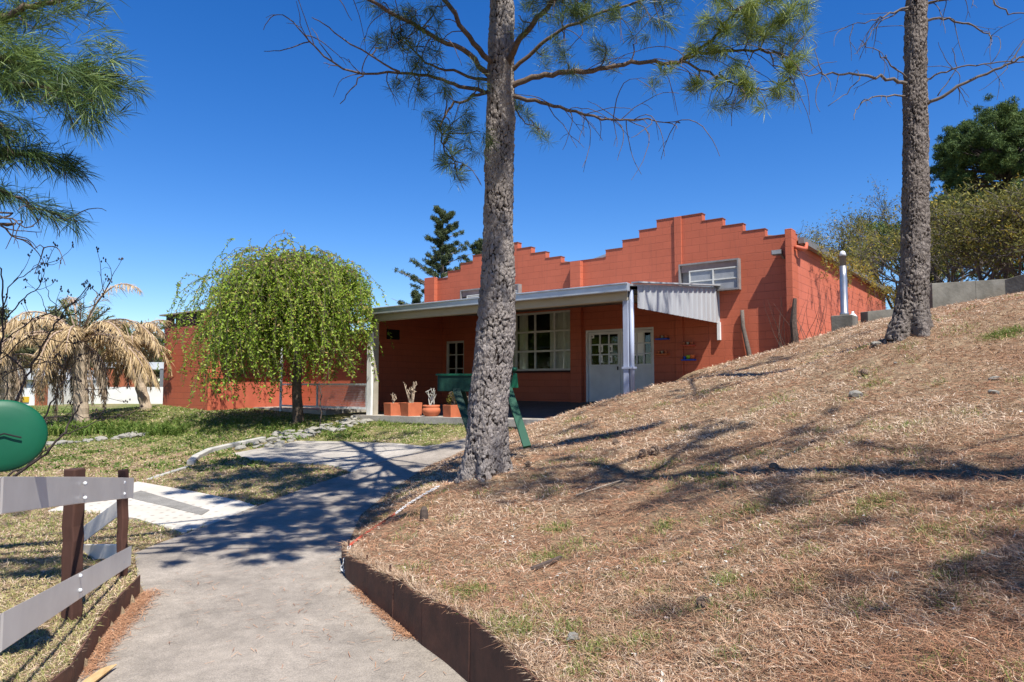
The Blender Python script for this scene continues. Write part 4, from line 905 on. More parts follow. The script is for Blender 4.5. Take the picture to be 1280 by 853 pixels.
# ---------------- trunks with plated bark
def bark_trunk(name, base, pts, rad, mat, parent, zdetail, seed, cw=.056, chh=.13, dep=.024, N_=150):
    # pts: list (x,y,z) world; rad list
    P_ = np.array([tuple(p_) for p_ in pts]); zz_ = P_[:, 2]; zs = np.arange(zz_[0], min(zdetail, zz_[-1]), .013)
    if zz_[-1] > zdetail: zs = np.concatenate([zs, np.arange(zdetail, zz_[-1], .2)])
    cx = np.interp(zs, zz_, P_[:, 0]); cy = np.interp(zs, zz_, P_[:, 1]); r = np.interp(zs, zz_, rad)
    th = np.linspace(0, 2 * math.pi, N_, endpoint=False); T, Z = np.meshgrid(th, zs); Rr = np.repeat(r[:, None], N_, 1)
    nc_ = max(6, int(round(2 * math.pi * np.median(r) / cw))); U = T / (2 * math.pi) * nc_; Vv = Z / chh
    U2 = U + .6 * vn(U * .9, Vv * 1.3, seed + 5) + .35 * vn(U * 3, Vv * 5, seed + 15); V2 = Vv + 1.3 * vn(U * .8, Vv * .8, seed + 6) + .4 * vn(U * 3, Vv * 3, seed + 16)
    f1 = np.full(U.shape, 9.0); f2 = np.full(U.shape, 9.0); idc = np.zeros(U.shape)
    iu = np.floor(U2); iv = np.floor(V2)
    for du in (-1, 0, 1):
        for dv in (-1, 0, 1):
            cu = iu + du; cv = iv + dv; cum = np.mod(cu, nc_)
            pu = cu + .15 + .7 * _h(cum, cv, seed); pv = cv + .1 + .8 * _h(cum, cv, seed + 1)
            d = np.sqrt((U2 - pu) ** 2 + ((V2 - pv)) ** 2); idn = _h(cum, cv, seed + 2)
            m1 = d < f1; f2 = np.where(m1, f1, np.minimum(f2, d)); idc = np.where(m1, idn, idc); f1 = np.where(m1, d, f1)
    e_ = f2 - f1 + .12 * vn(U * 3, Vv * 4, seed + 8); e_ = e_ + .16 * np.clip(fbm(U * .35, Vv * .45, seed + 12), -.3, .6) + .02; plate = sm(.02, .14, e_)
    disp = dep * (.75 + .5 * np.clip(.5 + 1.3 * fbm(U * .3, Vv * .3, seed + 20), 0, 1)) * (plate * (.55 + .6 * idc) + .3 * plate * (vn(U * 2.3, Vv * 4.5, seed + 3)) + .22 * vn(U * 5, Vv * 7, seed + 4) + .35 * sm(-.08, .0, vn(U * 2.1, Vv * 2.6, seed + 14)) * plate) + .008 * vn(T * 1.2 + 20, Z * .9, seed + 9) * (Rr / .25)
    # root flare lobes
    fl = np.clip(1 - (Z - zz_[0] - .25) / .7, 0, 1) ** 2; disp += fl * (.055 * np.sin(T * 4 + 1.1) + .03 * np.sin(T * 7 + .3)) * (Rr / .25)
    Rt = Rr * .985 + disp - dep * 1.05
    X = cx[:, None] + Rt * np.cos(T); Y = cy[:, None] + Rt * np.sin(T)
    V = np.stack([X, Y, Z], -1).reshape(-1, 3) - np.array(base); nr_ = len(zs); id_ = np.arange(nr_ * N_).reshape(nr_, N_); j2 = np.roll(id_, -1, 1)
    F_ = np.stack([id_[:-1], j2[:-1], j2[1:], id_[1:]], -1).reshape(-1, 4)
    return arr_mesh(name, V, F_, mat, parent, smooth=True, vattr={'plate': plate.ravel()})
# ---------------- needles
class Needles:
    def __init__(s): s.V = []; s.var = []
    def tuft(s, c, d, n, L, wd, spread=.9, v=.5, along=.0):
        d = np.array(d, float); d /= np.linalg.norm(d) + 1e-9
        r = rng.normal(size=(n, 3)); r /= np.linalg.norm(r, axis=1)[:, None]
        dd = d[None] * rng.uniform(.1, 1.3, (n, 1)) + r * spread; dd /= np.linalg.norm(dd, axis=1)[:, None]
        p = np.array(c)[None] - d[None] * rng.uniform(0, along + 1e-6, (n, 1)); l = L * rng.uniform(.7, 1.1, (n, 1)); tip = p + dd * l; tip[:, 2] -= .12 * l[:, 0]
        sd = np.cross(dd, rng.normal(size=(n, 3))); sd /= np.linalg.norm(sd, axis=1)[:, None]; mid_ = p + dd * l * .55
        s.V.append(np.stack([p, mid_ + sd * wd / 2, tip, mid_ - sd * wd / 2], 1)); s.var.append(np.clip(v + rng.normal(0, .22, n), 0, 1))
    def build(s, name, mat, parent):
        V = np.concatenate(s.V).reshape(-1, 3); n = len(V) // 4; return arr_mesh(name, V, np.arange(4 * n).reshape(n, 4), mat, parent, np.concatenate(s.var))
def wiggle(pts, amp, n=4):
    pts = [Vector(p_) for p_ in pts]; out = [pts[0]]
    for i in range(len(pts) - 1):
        p0 = pts[max(i - 1, 0)]; p1 = pts[i]; p2 = pts[i + 1]; p3 = pts[min(i + 2, len(pts) - 1)]
        for k in range(1, n + 1):
            t_ = k / n; c = .5 * ((2 * p1) + (p2 - p0) * t_ + (2 * p0 - 5 * p1 + 4 * p2 - p3) * t_ * t_ + (3 * p1 - p0 - 3 * p2 + p3) * t_ ** 3)
            out.append(c + Vector([random.gauss(0, amp) for _ in range(3)]) * (k < n or i < len(pts) - 2))
    return out
def limb(m, pts, r0, r1, amp=.012, sides=7, n=4):
    w_ = wiggle(pts, amp, n); k = len(w_); m.tube(w_, [r0 + (r1 - r0) * (i / (k - 1)) ** .8 for i in range(k)], sides); return w_
def droop_twigs(m, line, n, L, r=.006, t0=.25, down=.6, curl=.35):
    tips = []
    for _ in range(n):
        i = random.randint(int(len(line) * t0), len(line) - 1); p_ = Vector(line[i]); tang = (Vector(line[min(i + 1, len(line) - 1)]) - Vector(line[max(i - 1, 0)])).normalized()
        d = (tang * .8 + Vector([random.gauss(0, .7) for _ in range(3)])).normalized(); l = L * random.uniform(.4, 1.2); pts = [p_]; st_ = l / 8; bend = Vector([random.gauss(0, curl) for _ in range(3)])
        for q_ in range(8): d = (d + Vector((0, 0, -down * .3)) + bend * .3 + Vector([random.gauss(0, .13) for _ in range(3)])).normalized(); pts.append(pts[-1] + d * st_)
        if random.random() < .5:
            j = random.randint(3, 6); dd = (d + Vector([random.gauss(0, .6) for _ in range(3)])).normalized(); m.tube([pts[j], pts[j] + dd * st_ * 1.2, pts[j] + dd * st_ * 2.2 + Vector((0, 0, -.03))], [r * .6, r * .5, r * .35], 3, False)
        m.tube(pts, [r * (1 - .07 * q_) for q_ in range(9)], 4, False); tips.append((pts[-1], d))
    return tips
def crown_above(m, nd, base, z0, z1, n, L, mat=None, r0=.05, ntuft=34, nl=.16):
    for k in range(n):
        z = z0 + (z1 - z0) * k / n; a = k * 2.4 + random.uniform(-.3, .3); l = L * (1 - .5 * (z - z0) / (z1 - z0)) * random.uniform(.75, 1.1); d = Vector((math.cos(a), math.sin(a), .12)); b0 = Vector((base[0], base[1], z))
        ln = limb(m, [b0, b0 + d * l * .35 + Vector((0, 0, .08)), b0 + d * l * .7 + Vector((0, 0, .05)), b0 + d * l + Vector((0, 0, .25))], r0, .012, .02, 5, 3)
        for q_ in range(9):
            i = random.randint(3, len(ln) - 1); s0 = ln[i]; dd = (d * .8 + Vector([random.gauss(0, .6) for _ in range(3)])).normalized(); e_ = s0 + dd * random.uniform(.25, .6); m.tube([s0, (s0 + e_) / 2 + Vector((0, 0, .03)), e_], [.009, .007, .005], 3, False)
            for _ in range(3): nd.tuft(e_ + Vector([random.gauss(0, .07) for _ in range(3)]), dd + Vector((0, 0, .2)), ntuft, nl * 1.1, .009, .9, .5, .12)
# ---- main pine
b1 = G(603, 596); base1 = Vector((b1.x, b1.y, b1.z))
pine = empty('pine_tree', 'tall pine with thick plated grey trunk at the path corner in the middle', 'tree', base1)
def tr(px, py, Y=8.0): return P(px, py, Y)
rows = [(606, 610, 33 + 4), (606, 590, 29), (608, 560, 25.5), (611, 500, 24.5), (618, 440, 25), (621, 400, 23.5), (623, 300, 19.5), (624, 200, 18.5), (626, 100, 18), (627.5, 0, 15)]
Y1 = b1.y
tp = [P(a, b, Y1) for a, b, c in rows]; tr_ = [c / F_PX * Y1 for a, b, c in rows]; tp[0].z -= .1
top_ = tp[-1].copy(); dirr = (tp[-1] - tp[-2]).normalized()
for k in range(1, 6): tp.append(top_ + dirr * k * 1.4 + Vector((random.uniform(-.05, .05), 0, 0))); tr_.append(tr_[9] * (1 - k * .13))
bark_trunk('trunk', base1, tp, tr_, M['bark'], pine, 6.6, 3)
m = MB(); dm = MB(); nd = Needles(); rl_ = lambda L_: L_
def PL(pts, Y0, Y_1): n = len(pts); return [P(a, b, Y0 + (Y_1 - Y0) * i / (n - 1)) - base1 for i, (a, b) in enumerate(pts)]
limbs = []
def L_(pts, Ya, Yb, r0, r1, **k): ln = limb(m, PL(pts, Ya, Yb), r0, r1, **k); limbs.append(ln); return ln
a1 = L_([(618, 90), (598, 60), (575, 30), (545, -20), (520, -60)], Y1, 7.2, .04, .02)
a2 = L_([(612, 95), (585, 68), (550, 50), (500, 22), (450, -5), (400, -20)], Y1, 6.6, .038, .012)
a3 = L_([(615, 114), (575, 108), (545, 98), (500, 90), (440, 92), (395, 62), (367, 28)], Y1, 6.8, .028, .005)
a3b = L_([(455, 90), (440, 108), (425, 130)], 7.1, 7.0, .009, .004)
a3c = L_([(500, 90), (450, 62), (410, 35), (390, 22)], 7.2, 6.9, .012, .004)
a4 = L_([(630, 90), (645, 55), (670, 25), (700, -5), (740, -40)], Y1, 7.0, .045, .02)
a5 = L_([(635, 92), (670, 62), (700, 38), (750, 18), (800, 2), (840, -15)], Y1, 7.4, .03, .009)
a6 = L_([(635, 110), (665, 98), (700, 92), (740, 88), (780, 80), (820, 78), (850, 77), (880, 66), (920, 62), (960, 64), (985, 72)], Y1, 7.2, .04, .009)
a6b = L_([(852, 77), (885, 92), (920, 105), (955, 112), (980, 104)], 7.45, 7.3, .015, .005)
a6c = L_([(850, 76), (890, 50), (915, 20), (940, 0), (960, -20)], 7.45, 7.1, .02, .008)
a6d = L_([(960, 64), (975, 85), (1010, 88)], 7.25, 7.2, .01, .004)
a7 = L_([(632, 120), (670, 127), (700, 134), (740, 146), (775, 150), (810, 150), (850, 154)], Y1, 7.6, .03, .004)
a8 = L_([(615, 112), (590, 122), (562, 132), (552, 160), (556, 190), (575, 212)], Y1, 7.3, .022, .006)
a9 = L_([(610, 100), (575, 92), (540, 82), (515, 60), (500, 40)], Y1, 7.5, .022, .006)
a10 = L_([(630, 108), (640, 130), (655, 150), (672, 160)], Y1, 8.6, .015, .005)
for ln, n_, l in ((a6, 22, .9), (a7, 16, .7), (a5, 12, .7), (a2, 16, .8), (a3, 13, .6), (a1, 8, .6), (a8, 9, .5), (a6b, 7, .4), (a9, 8, .5), (a4, 6, .6)): droop_twigs(m, ln, n_, l, .0065)
droop_twigs(m, a7, 8, 1.0, .006, .3, .9); 
tufts = [(505, 55, 7.5), (520, 75, 7.5), (535, 88, 7.6), (508, 108, 7.4), (525, 115, 7.5), (496, 42, 7.4), (555, 120, 7.4), (575, 160, 7.4), (553, 168, 7.3), (565, 190, 7.3), (580, 208, 7.3), (556, 205, 7.3), (590, 186, 7.5), (596, 100, 7.8), (583, 140, 7.4), (545, 150, 7.4), (600, 165, 7.6), (478, 60, 7.2), (545, 60, 7.6),
    (660, 150, 8.6), (675, 165, 8.6), (650, 135, 8.4), (648, 20, 7.6), (690, 20, 7.3), (700, 60, 7.8), (705, 78, 7.8), (745, 55, 7.7), (740, 20, 7.6), (770, 12, 7.5), (720, 90, 8.2), (760, 80, 8.2), (680, 70, 8.2), (800, 10, 7.4), (725, 5, 7.3), (665, 5, 7.3), (825, 30, 7.4), (795, 45, 7.8)]
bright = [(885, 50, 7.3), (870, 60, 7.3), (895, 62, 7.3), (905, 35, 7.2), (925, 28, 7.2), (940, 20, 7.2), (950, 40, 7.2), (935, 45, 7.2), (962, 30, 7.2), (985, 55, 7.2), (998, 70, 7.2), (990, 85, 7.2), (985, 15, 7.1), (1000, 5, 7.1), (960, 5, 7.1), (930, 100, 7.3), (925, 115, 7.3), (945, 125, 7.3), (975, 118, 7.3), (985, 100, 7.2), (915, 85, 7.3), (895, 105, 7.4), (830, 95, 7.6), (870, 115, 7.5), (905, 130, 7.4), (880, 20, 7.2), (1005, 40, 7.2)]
tufts += [(random.uniform(640, 860), random.uniform(-6, 22), 7.4) for _ in range(9)] + [(random.uniform(470, 560), random.uniform(0, 60), 7.3) for _ in range(6)]; bright += [(random.uniform(880, 1000), random.uniform(-6, 30), 7.2) for _ in range(8)]
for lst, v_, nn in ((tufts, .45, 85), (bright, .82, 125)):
    for x, y, Y in lst:
        c = P(x, y, Y) - base1; d = Vector((random.gauss(0, .5), random.gauss(0, .5), .25 + random.gauss(0, .3)))
        # connect by a twig to the nearest limb point
        best = min((q_ for ln in limbs for q_ in ln[2:]), key=lambda q_: (q_ - c).length); m.tube(wiggle([best, best.lerp(c, .5) + Vector((random.gauss(0, .04), random.gauss(0, .04), .03)), c], .01, 3), [.008] * 4 + [.005] * 3, 4, False)
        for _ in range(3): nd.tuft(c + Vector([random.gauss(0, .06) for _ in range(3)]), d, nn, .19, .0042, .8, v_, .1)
crown_above(m, nd, (tp[9].x - base1.x, tp[9].y - base1.y), 7.0 - base1.z, 12.5 - base1.z, 18, 3.2)
for k, (a_, l_, z_) in enumerate(((-1.75, 3.6, 6.9), (-1.45, 3.9, 7.3), (-2.0, 3.6, 7.6), (-1.2, 3.2, 7.9), (-1.7, 3.6, 8.4), (-2.3, 3.2, 8.0), (-1.5, 3.0, 9.0), (-2.7, 2.6, 7.2), (-2.2, 2.8, 9.2), (-3.2, 2.6, 7.8), (-2.9, 2.6, 8.8))):
    d = Vector((math.cos(a_), math.sin(a_), .05)); b0 = Vector((tp[9].x - base1.x, tp[9].y - base1.y, z_ - base1.z)); ln = limb(m, [b0, b0 + d * l_ * .35 + Vector((0, 0, .1)), b0 + d * l_ * .7, b0 + d * l_ + Vector((0, 0, .15))], .05, .012, .02, 5, 3)
    for q_ in range(26):
        i = random.randint(4, len(ln) - 1); dd = (d * .6 + Vector([random.gauss(0, .6) for _ in range(3)])).normalized(); dd.z = max(dd.z, -.1); e_ = ln[i] + dd * random.uniform(.2, .65); m.tube([ln[i], e_], [.009, .005], 3, False)
        for _ in range(3): nd.tuft(e_ + Vector([random.gauss(0, .08) for _ in range(3)]), dd + Vector((0, 0, .2)), 46, .19, .016, .9, .5, .12)
m.build('branches', M['limb'], pine, True); nd.build('needles', M['needle'], pine)
# ---- upper right pine
b2 = P(1140, 414, 9.0); base2 = b2.copy(); base2.z = Hs(b2.x, b2.y)
pine2 = empty('pine_tree', 'straight brown-barked pine with dead bare branches on the crest of the slope', 'tree', base2)
rows = [(1139, 424, 29), (1139, 408, 24), (1141, 380, 19), (1143, 340, 16.8), (1144.5, 300, 15.6), (1144.5, 200, 14.8), (1144, 100, 13.4), (1146, 0, 12.2)]
tp = [P(a, b, 9.0) for a, b, c in rows]; tr_ = [c / F_PX * 9.0 for a, b, c in rows]; tp[0].z -= .1
top_ = tp[-1].copy(); dirr = (tp[-1] - tp[-2]).normalized(); n0 = tr_[-1]
for k in range(1, 6): tp.append(top_ + dirr * k * 1.4); tr_.append(n0 * (1 - k * .13))
bark_trunk('trunk', base2, tp, tr_, M['bark2'], pine2, 7.3, 31, .040, .08, .022, 130)
m = MB(); nd = Needles()
def L2(pts, Ya, Yb, r0, r1, tw=0, l=.5, dn=.5):
    n = len(pts); ln = limb(m, [P(a, b, Ya + (Yb - Ya) * i / (n - 1)) - base2 for i, (a, b) in enumerate(pts)], r0, r1)
    if tw: droop_twigs(m, ln, tw, l, .006, .25, dn)
    return ln
L2([(1136, 106), (1115, 100), (1085, 95), (1055, 93), (1025, 94), (1005, 93)], 9, 8.4, .028, .006, 6, .45)
L2([(1075, 96), (1060, 115), (1035, 133)], 8.8, 8.6, .008, .004); L2([(1028, 94), (1020, 70), (1016, 45)], 8.5, 8.5, .008, .003); L2([(1027, 96), (1020, 120), (1025, 140)], 8.5, 8.4, .007, .003)
L2([(1136, 120), (1110, 120), (1085, 125), (1070, 137), (1067, 150)], 9, 8.6, .014, .004, 3, .3)
L2([(1136, 100), (1115, 82), (1095, 65), (1075, 50)], 9, 8.5, .012, .004, 5, .4)
L2([(1138, 8), (1110, 18), (1090, 25), (1060, 33)], 9, 8.5, .016, .004, 7, .6, .9)
L2([(1138, 12), (1108, 22), (1085, 45), (1078, 60)], 9, 8.6, .011, .004, 5, .4)
L2([(1152, 134), (1180, 120), (1215, 100), (1250, 85), (1285, 70), (1330, 60)], 9, 8.3, .026, .01, 9, .6)
L2([(1152, 102), (1175, 92), (1210, 82), (1250, 78), (1290, 76)], 9, 8.5, .014, .006, 7, .6)
L2([(1155, 25), (1180, 24), (1210, 30), (1235, 42), (1240, 48)], 9, 8.5, .02, .005, 7, .5)
L2([(1155, 5), (1180, 0), (1220, -8)], 9, 8.5, .02, .01, 8, .6, .8); L2([(1172, 120), (1195, 85), (1190, 60)], 8.9, 8.8, .008, .004)
L2([(1265, 78), (1275, 60), (1285, 45)], 8.4, 8.4, .01, .006); L2([(1235, -10), (1250, 10), (1275, 17), (1300, 12)], 8.6, 8.5, .012, .006)
crown_above(m, nd, (tp[8].x - base2.x, tp[8].y - base2.y), 8.4 - base2.z, 14 - base2.z, 14, 3.0)
m.build('branches', M['greytwig'], pine2, True); nd.build('needles', M['needle'], pine2)
# ---- off-frame pine on the left whose boughs hang into the frame
base3 = Vector((-5.4, 3.2, Hs(-5.4, 3.2)))
pine3 = empty('pine_tree', 'bushy long-needled pine whose dark green boughs enter at the upper left corner', 'tree', base3)
zt3 = base3.z
bark_trunk('trunk', base3, [base3 + Vector((0, 0, z)) for z in (-.2, .4, 2, 5, 9)], [.3, .22, .2, .17, .08], M['bark'], pine3, 1.0, 77, N_=60)
m = MB(); nd = Needles()
def T3(pts, Ya, Yb, r0, r1, start_z):
    n = len(pts); w_ = [Vector((0, 0, start_z - base3.z))] + [P(a, b, Ya + (Yb - Ya) * i / (n - 1)) - base3 for i, (a, b) in enumerate(pts)]; return limb(m, w_, r0, r1, .008, 6, 5)
bl_ = [T3([(-60, 10), (0, 22), (30, 10), (75, -2), (110, -15)], 4.2, 4.2, .04, .008, 4.4), T3([(-60, 60), (0, 75), (40, 85), (85, 95), (125, 92), (148, 95)], 4.0, 4.2, .035, .005, 3.9), T3([(-40, 90), (20, 105), (70, 112), (105, 122), (118, 135)], 4.0, 4.0, .025, .005, 3.8),
    T3([(-70, 150), (-30, 158), (0, 160), (22, 168)], 3.9, 4.0, .03, .005, 3.4), T3([(-50, 190), (0, 193), (40, 194), (75, 205), (92, 212)], 4.0, 4.2, .02, .004, 3.1), T3([(-50, 235), (0, 240), (40, 258), (70, 268), (95, 278)], 4.0, 4.2, .016, .003, 2.8), T3([(-40, 275), (0, 283), (25, 300), (55, 310)], 4.0, 4.2, .01, .003, 2.6), T3([(-40, 262), (0, 272), (20, 278), (38, 284)], 4.0, 4.1, .008, .003, 2.6)]
for li, ln in enumerate(bl_):
    droop_twigs(m, ln, 5, .25, .004, .4)
    if li >= 6: continue
    for i in range(5, len(ln)):
        d = (ln[min(i + 1, len(ln) - 1)] - ln[i - 1]).normalized(); k_ = (4, 5, 4, 2, 2, 1)[li]
        for _ in range(k_):
            off = Vector([random.gauss(0, (.09, .09, .06, .05, .025, .02)[li]) for _ in range(3)]); nd.tuft(ln[i] + off, d + Vector((0, 0, -.25 if li > 1 else .1)), 30, .165, .0044, .55, (.85, .75, .55, .35, .4, .35)[li], .1)  # upper boughs get lighter values, sunlit tops painted into the needle colour
for z in np.arange(4.9, 8.5, .45):
    for q_ in range(3):
        a = random.uniform(0, 6.28); l = random.uniform(1.4, 2.6); d = Vector((math.cos(a), math.sin(a), .15)); b0 = Vector((0, 0, z - base3.z))
        ln = limb(m, [b0, b0 + d * l * .5, b0 + d * l], .035, .01, .02, 5, 3)
        for s_ in range(12): nd.tuft(ln[random.randint(2, len(ln) - 1)] + Vector([random.gauss(0, .15) for _ in range(3)]), d, 40, .2, .008, .8, .4, .15)
for k, (ex, ey, ez) in enumerate(((-.1, 4.6, 5.3), (-.8, 4.0, 5.2), (-.3, 5.2, 5.6), (-1.3, 4.9, 5.4), (.3, 3.9, 5.9), (-1.0, 4.4, 5.8), (.1, 5.0, 5.9), (-.5, 5.5, 6.0))):
    b0 = Vector((0, 0, ez - .3 - base3.z)); b9 = Vector((ex, ey, ez)) - base3; ln = limb(m, [b0, b0.lerp(b9, .4) + Vector((0, 0, .12)), b0.lerp(b9, .75) + Vector((0, 0, .08)), b9], .05, .01, .015, 6, 4)
    for q_ in range(15):
        i = random.randint(9, len(ln) - 1); e_ = ln[i] + Vector((random.gauss(.1, .2), random.gauss(0, .3), random.uniform(.0, .2))); m.tube([ln[i], e_], [.009, .005], 3, False)
        for _ in range(3): nd.tuft(e_ + Vector([random.gauss(0, .06) for _ in range(3)]), Vector((.8, 0, .2)), 46, .19, .015, .8, .4, .12)
m.build('branches', M['limb'], pine3, True); nd.build('needles', M['needle_dark'], pine3)
# ---- pines beside and behind the camera (their shade falls on the slope and path)
for bx, by, lab, h_, cl, z0_ in ((3.9, 2.3, 'bare-limbed pine just outside the right edge of the view', 10.0, 1.7, 8.6), (5.6, -1.0, 'pine behind the viewpoint on the upper slope', 11, 2.8, 5.0)):
    bz = Hs(bx, by); b_ = Vector((bx, by, bz)); e = empty('pine_tree', lab, 'tree', b_)
    m = MB(); nd = Needles(); bark_trunk('trunk', b_, [b_ + Vector((.05 * math.sin(z), 0, z)) for z in (-.2, .4, 2, 5, h_)], [.22, .14, .12, .10, .04], M['bark2'], e, bz + 2.5, 50, N_=60)
    crown_above(m, nd, (0, 0), z0_ - bz, h_, 11, cl)
    for k in range(6):
        z = 3.2 + k * .6; a = random.uniform(0, 6.28); d = Vector((math.cos(a), math.sin(a), .2)); ln = limb(m, [Vector((0, 0, z)), Vector((0, 0, z)) + d * .8, Vector((0, 0, z)) + d * 1.7], .03, .008, .02, 5, 3); droop_twigs(m, ln, 6, .6)
    m.build('branches', M['limb'], e, True); nd.build('needles', M['needle'], e)
# ---------------- weeping tree
wb = G(372, 529); Yw = wb.y
wt = empty('weeping_tree', 'weeping tree with yellow-green hanging strands beside the courtyard gate', 'tree', wb)
m = MB(); pw = lambda px, py, dy=0: P(px, py, Yw + dy) - wb
m2 = MB()
limb(m2, [pw(373, 536), pw(372, 500), pw(371, 465), pw(368, 430)], .15, .09, .012, 10)
tk = m2.build('trunk', M['bark2'] if False else simple('willow_bark', (.16, .115, .085), (.08, .06, .045), 14, .95, .1, bmp=1, bd=.03), wt, True)
tops = []
for k in range(16):
    a = k * 2.399; rad = 1.45 * math.sqrt((k + .5) / 16); cx_ = 371; tpz = pw(cx_, 325).z - .28 * rad ** 2 * .5
    e_ = Vector((pw(cx_, 400).x + rad * math.cos(a) * 1.05, rad * math.sin(a) * .85, tpz)); ln = limb(m, [pw(368, 435), pw(368, 435).lerp(e_, .5) + Vector((0, 0, .35)), e_], .06, .014, .03, 5, 4); tops.append(ln)
Vl = []; Vv_ = []
def strand(p0, d0, L_s, seg=16):
    pts = [p0]; d = d0.normalized(); s_ = L_s / seg
    for q_ in range(seg): d = (d + Vector((random.gauss(0, .22), random.gauss(0, .2), -.25))).normalized(); pts.append(pts[-1] + d * s_)
    return pts
cxw = pw(368, 400).x
for k in range(1500):
    ln = random.choice(tops); i = random.randint(4, len(ln) - 1); p0 = ln[i]; out = Vector((p0.x - cxw, p0.y, 0)); out = out.normalized() if out.length > .05 else Vector((1, 0, 0))
    d0 = out * random.uniform(-.1, .45) + Vector((random.gauss(0, .45), random.gauss(0, .45), random.uniform(.0, 1.0)))
    r_ = math.hypot(p0.x - cxw, p0.y); lx = random.uniform(.9, 2.9) * (1.0 if p0.x < cxw + .8 else .85)
    if p0.x < cxw - .1: lx = random.uniform(1.8, 4.6)
    pts = strand(p0, d0, lx); pts = [q_ for q_ in pts if q_.z > (.42 if q_.x < cxw + .1 else .95)]
    if len(pts) < 4 or min(q_.x for q_ in pts) < pw(random.uniform(262, 300) if random.random() < .93 else 248, 400).x or max(q_.x for q_ in pts) > pw(478, 400).x or max(q_.z for q_ in pts) > pw(0, random.uniform(292, 312) + .9 * abs(p0.x - cxw) * 22 + 26 * (.5 + .5 * math.sin(p0.x * 3.1 + p0.y * 2.3)) * random.random()).z or math.sin(p0.x * 5.3 + 1) * math.sin(p0.y * 4.1) > random.uniform(.35, 1.1): continue
    m.tube(pts, [.007 * (1 - .6 * q_ / len(pts)) for q_ in range(len(pts))], 3, False)
    for a, b in zip(pts[:-1], pts[1:]):
        for _ in range(6):
            if random.random() < (.4 if a.z > pw(0, 345).z else .04): continue
            c = a.lerp(b, random.random()); dv = Vector([random.gauss(0, 1) for _ in range(3)]).normalized(); dv.z -= .5; dv = dv.normalized() * random.uniform(.045, .115); sd = dv.cross(Vector([random.gauss(0, 1) for _ in range(3)])).normalized() * .019
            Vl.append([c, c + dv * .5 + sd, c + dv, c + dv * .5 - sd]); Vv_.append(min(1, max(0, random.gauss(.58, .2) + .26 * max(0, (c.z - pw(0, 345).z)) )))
for k in range(300):
    px_ = random.gauss(318, 24); p0 = pw(px_, random.uniform(345, 410), random.gauss(0, .7)); pts = strand(p0, Vector((random.gauss(-.2, .5), random.gauss(0, .5), random.uniform(-.2, .8))), random.uniform(1.2, 3.0)); zc = random.uniform(.35, .9); pts = [q_ for q_ in pts if q_.z > zc and q_.x < cxw + .05]
    if len(pts) < 4: continue
    m.tube(pts, [.006 * (1 - .6 * q_ / len(pts)) for q_ in range(len(pts))], 3, False)
    for a, b in zip(pts[:-1], pts[1:]):
        for _ in range(5):
            c = a.lerp(b, random.random()); dv = Vector([random.gauss(0, 1) for _ in range(3)]).normalized(); dv.z -= .5; dv = dv.normalized() * random.uniform(.05, .11); sd = dv.cross(Vector([random.gauss(0, 1) for _ in range(3)])).normalized() * .014
            Vl.append([c, c + dv * .5 + sd, c + dv, c + dv * .5 - sd]); Vv_.append(min(1, max(0, random.gauss(.45, .25))))
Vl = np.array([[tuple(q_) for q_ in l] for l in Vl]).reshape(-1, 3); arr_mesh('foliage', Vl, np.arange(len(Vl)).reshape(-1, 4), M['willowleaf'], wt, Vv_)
m.build('branches', M['twig'], wt)
sb = P(400, 531, Yw - .5); e = empty('sapling', 'thin dark leafless sapling right of the weeping tree trunk', 'sapling', sb); m = MB()
ln = limb(m, [Vector((0, 0, -.1)), P(401, 510, Yw - .5) - sb, P(401, 490, Yw - .5) - sb, P(399, 478, Yw - .5) - sb], .022, .008, .01); droop_twigs(m, ln, 9, .5, .005, .3, -.6); m.build('stem', M['twig'], e)
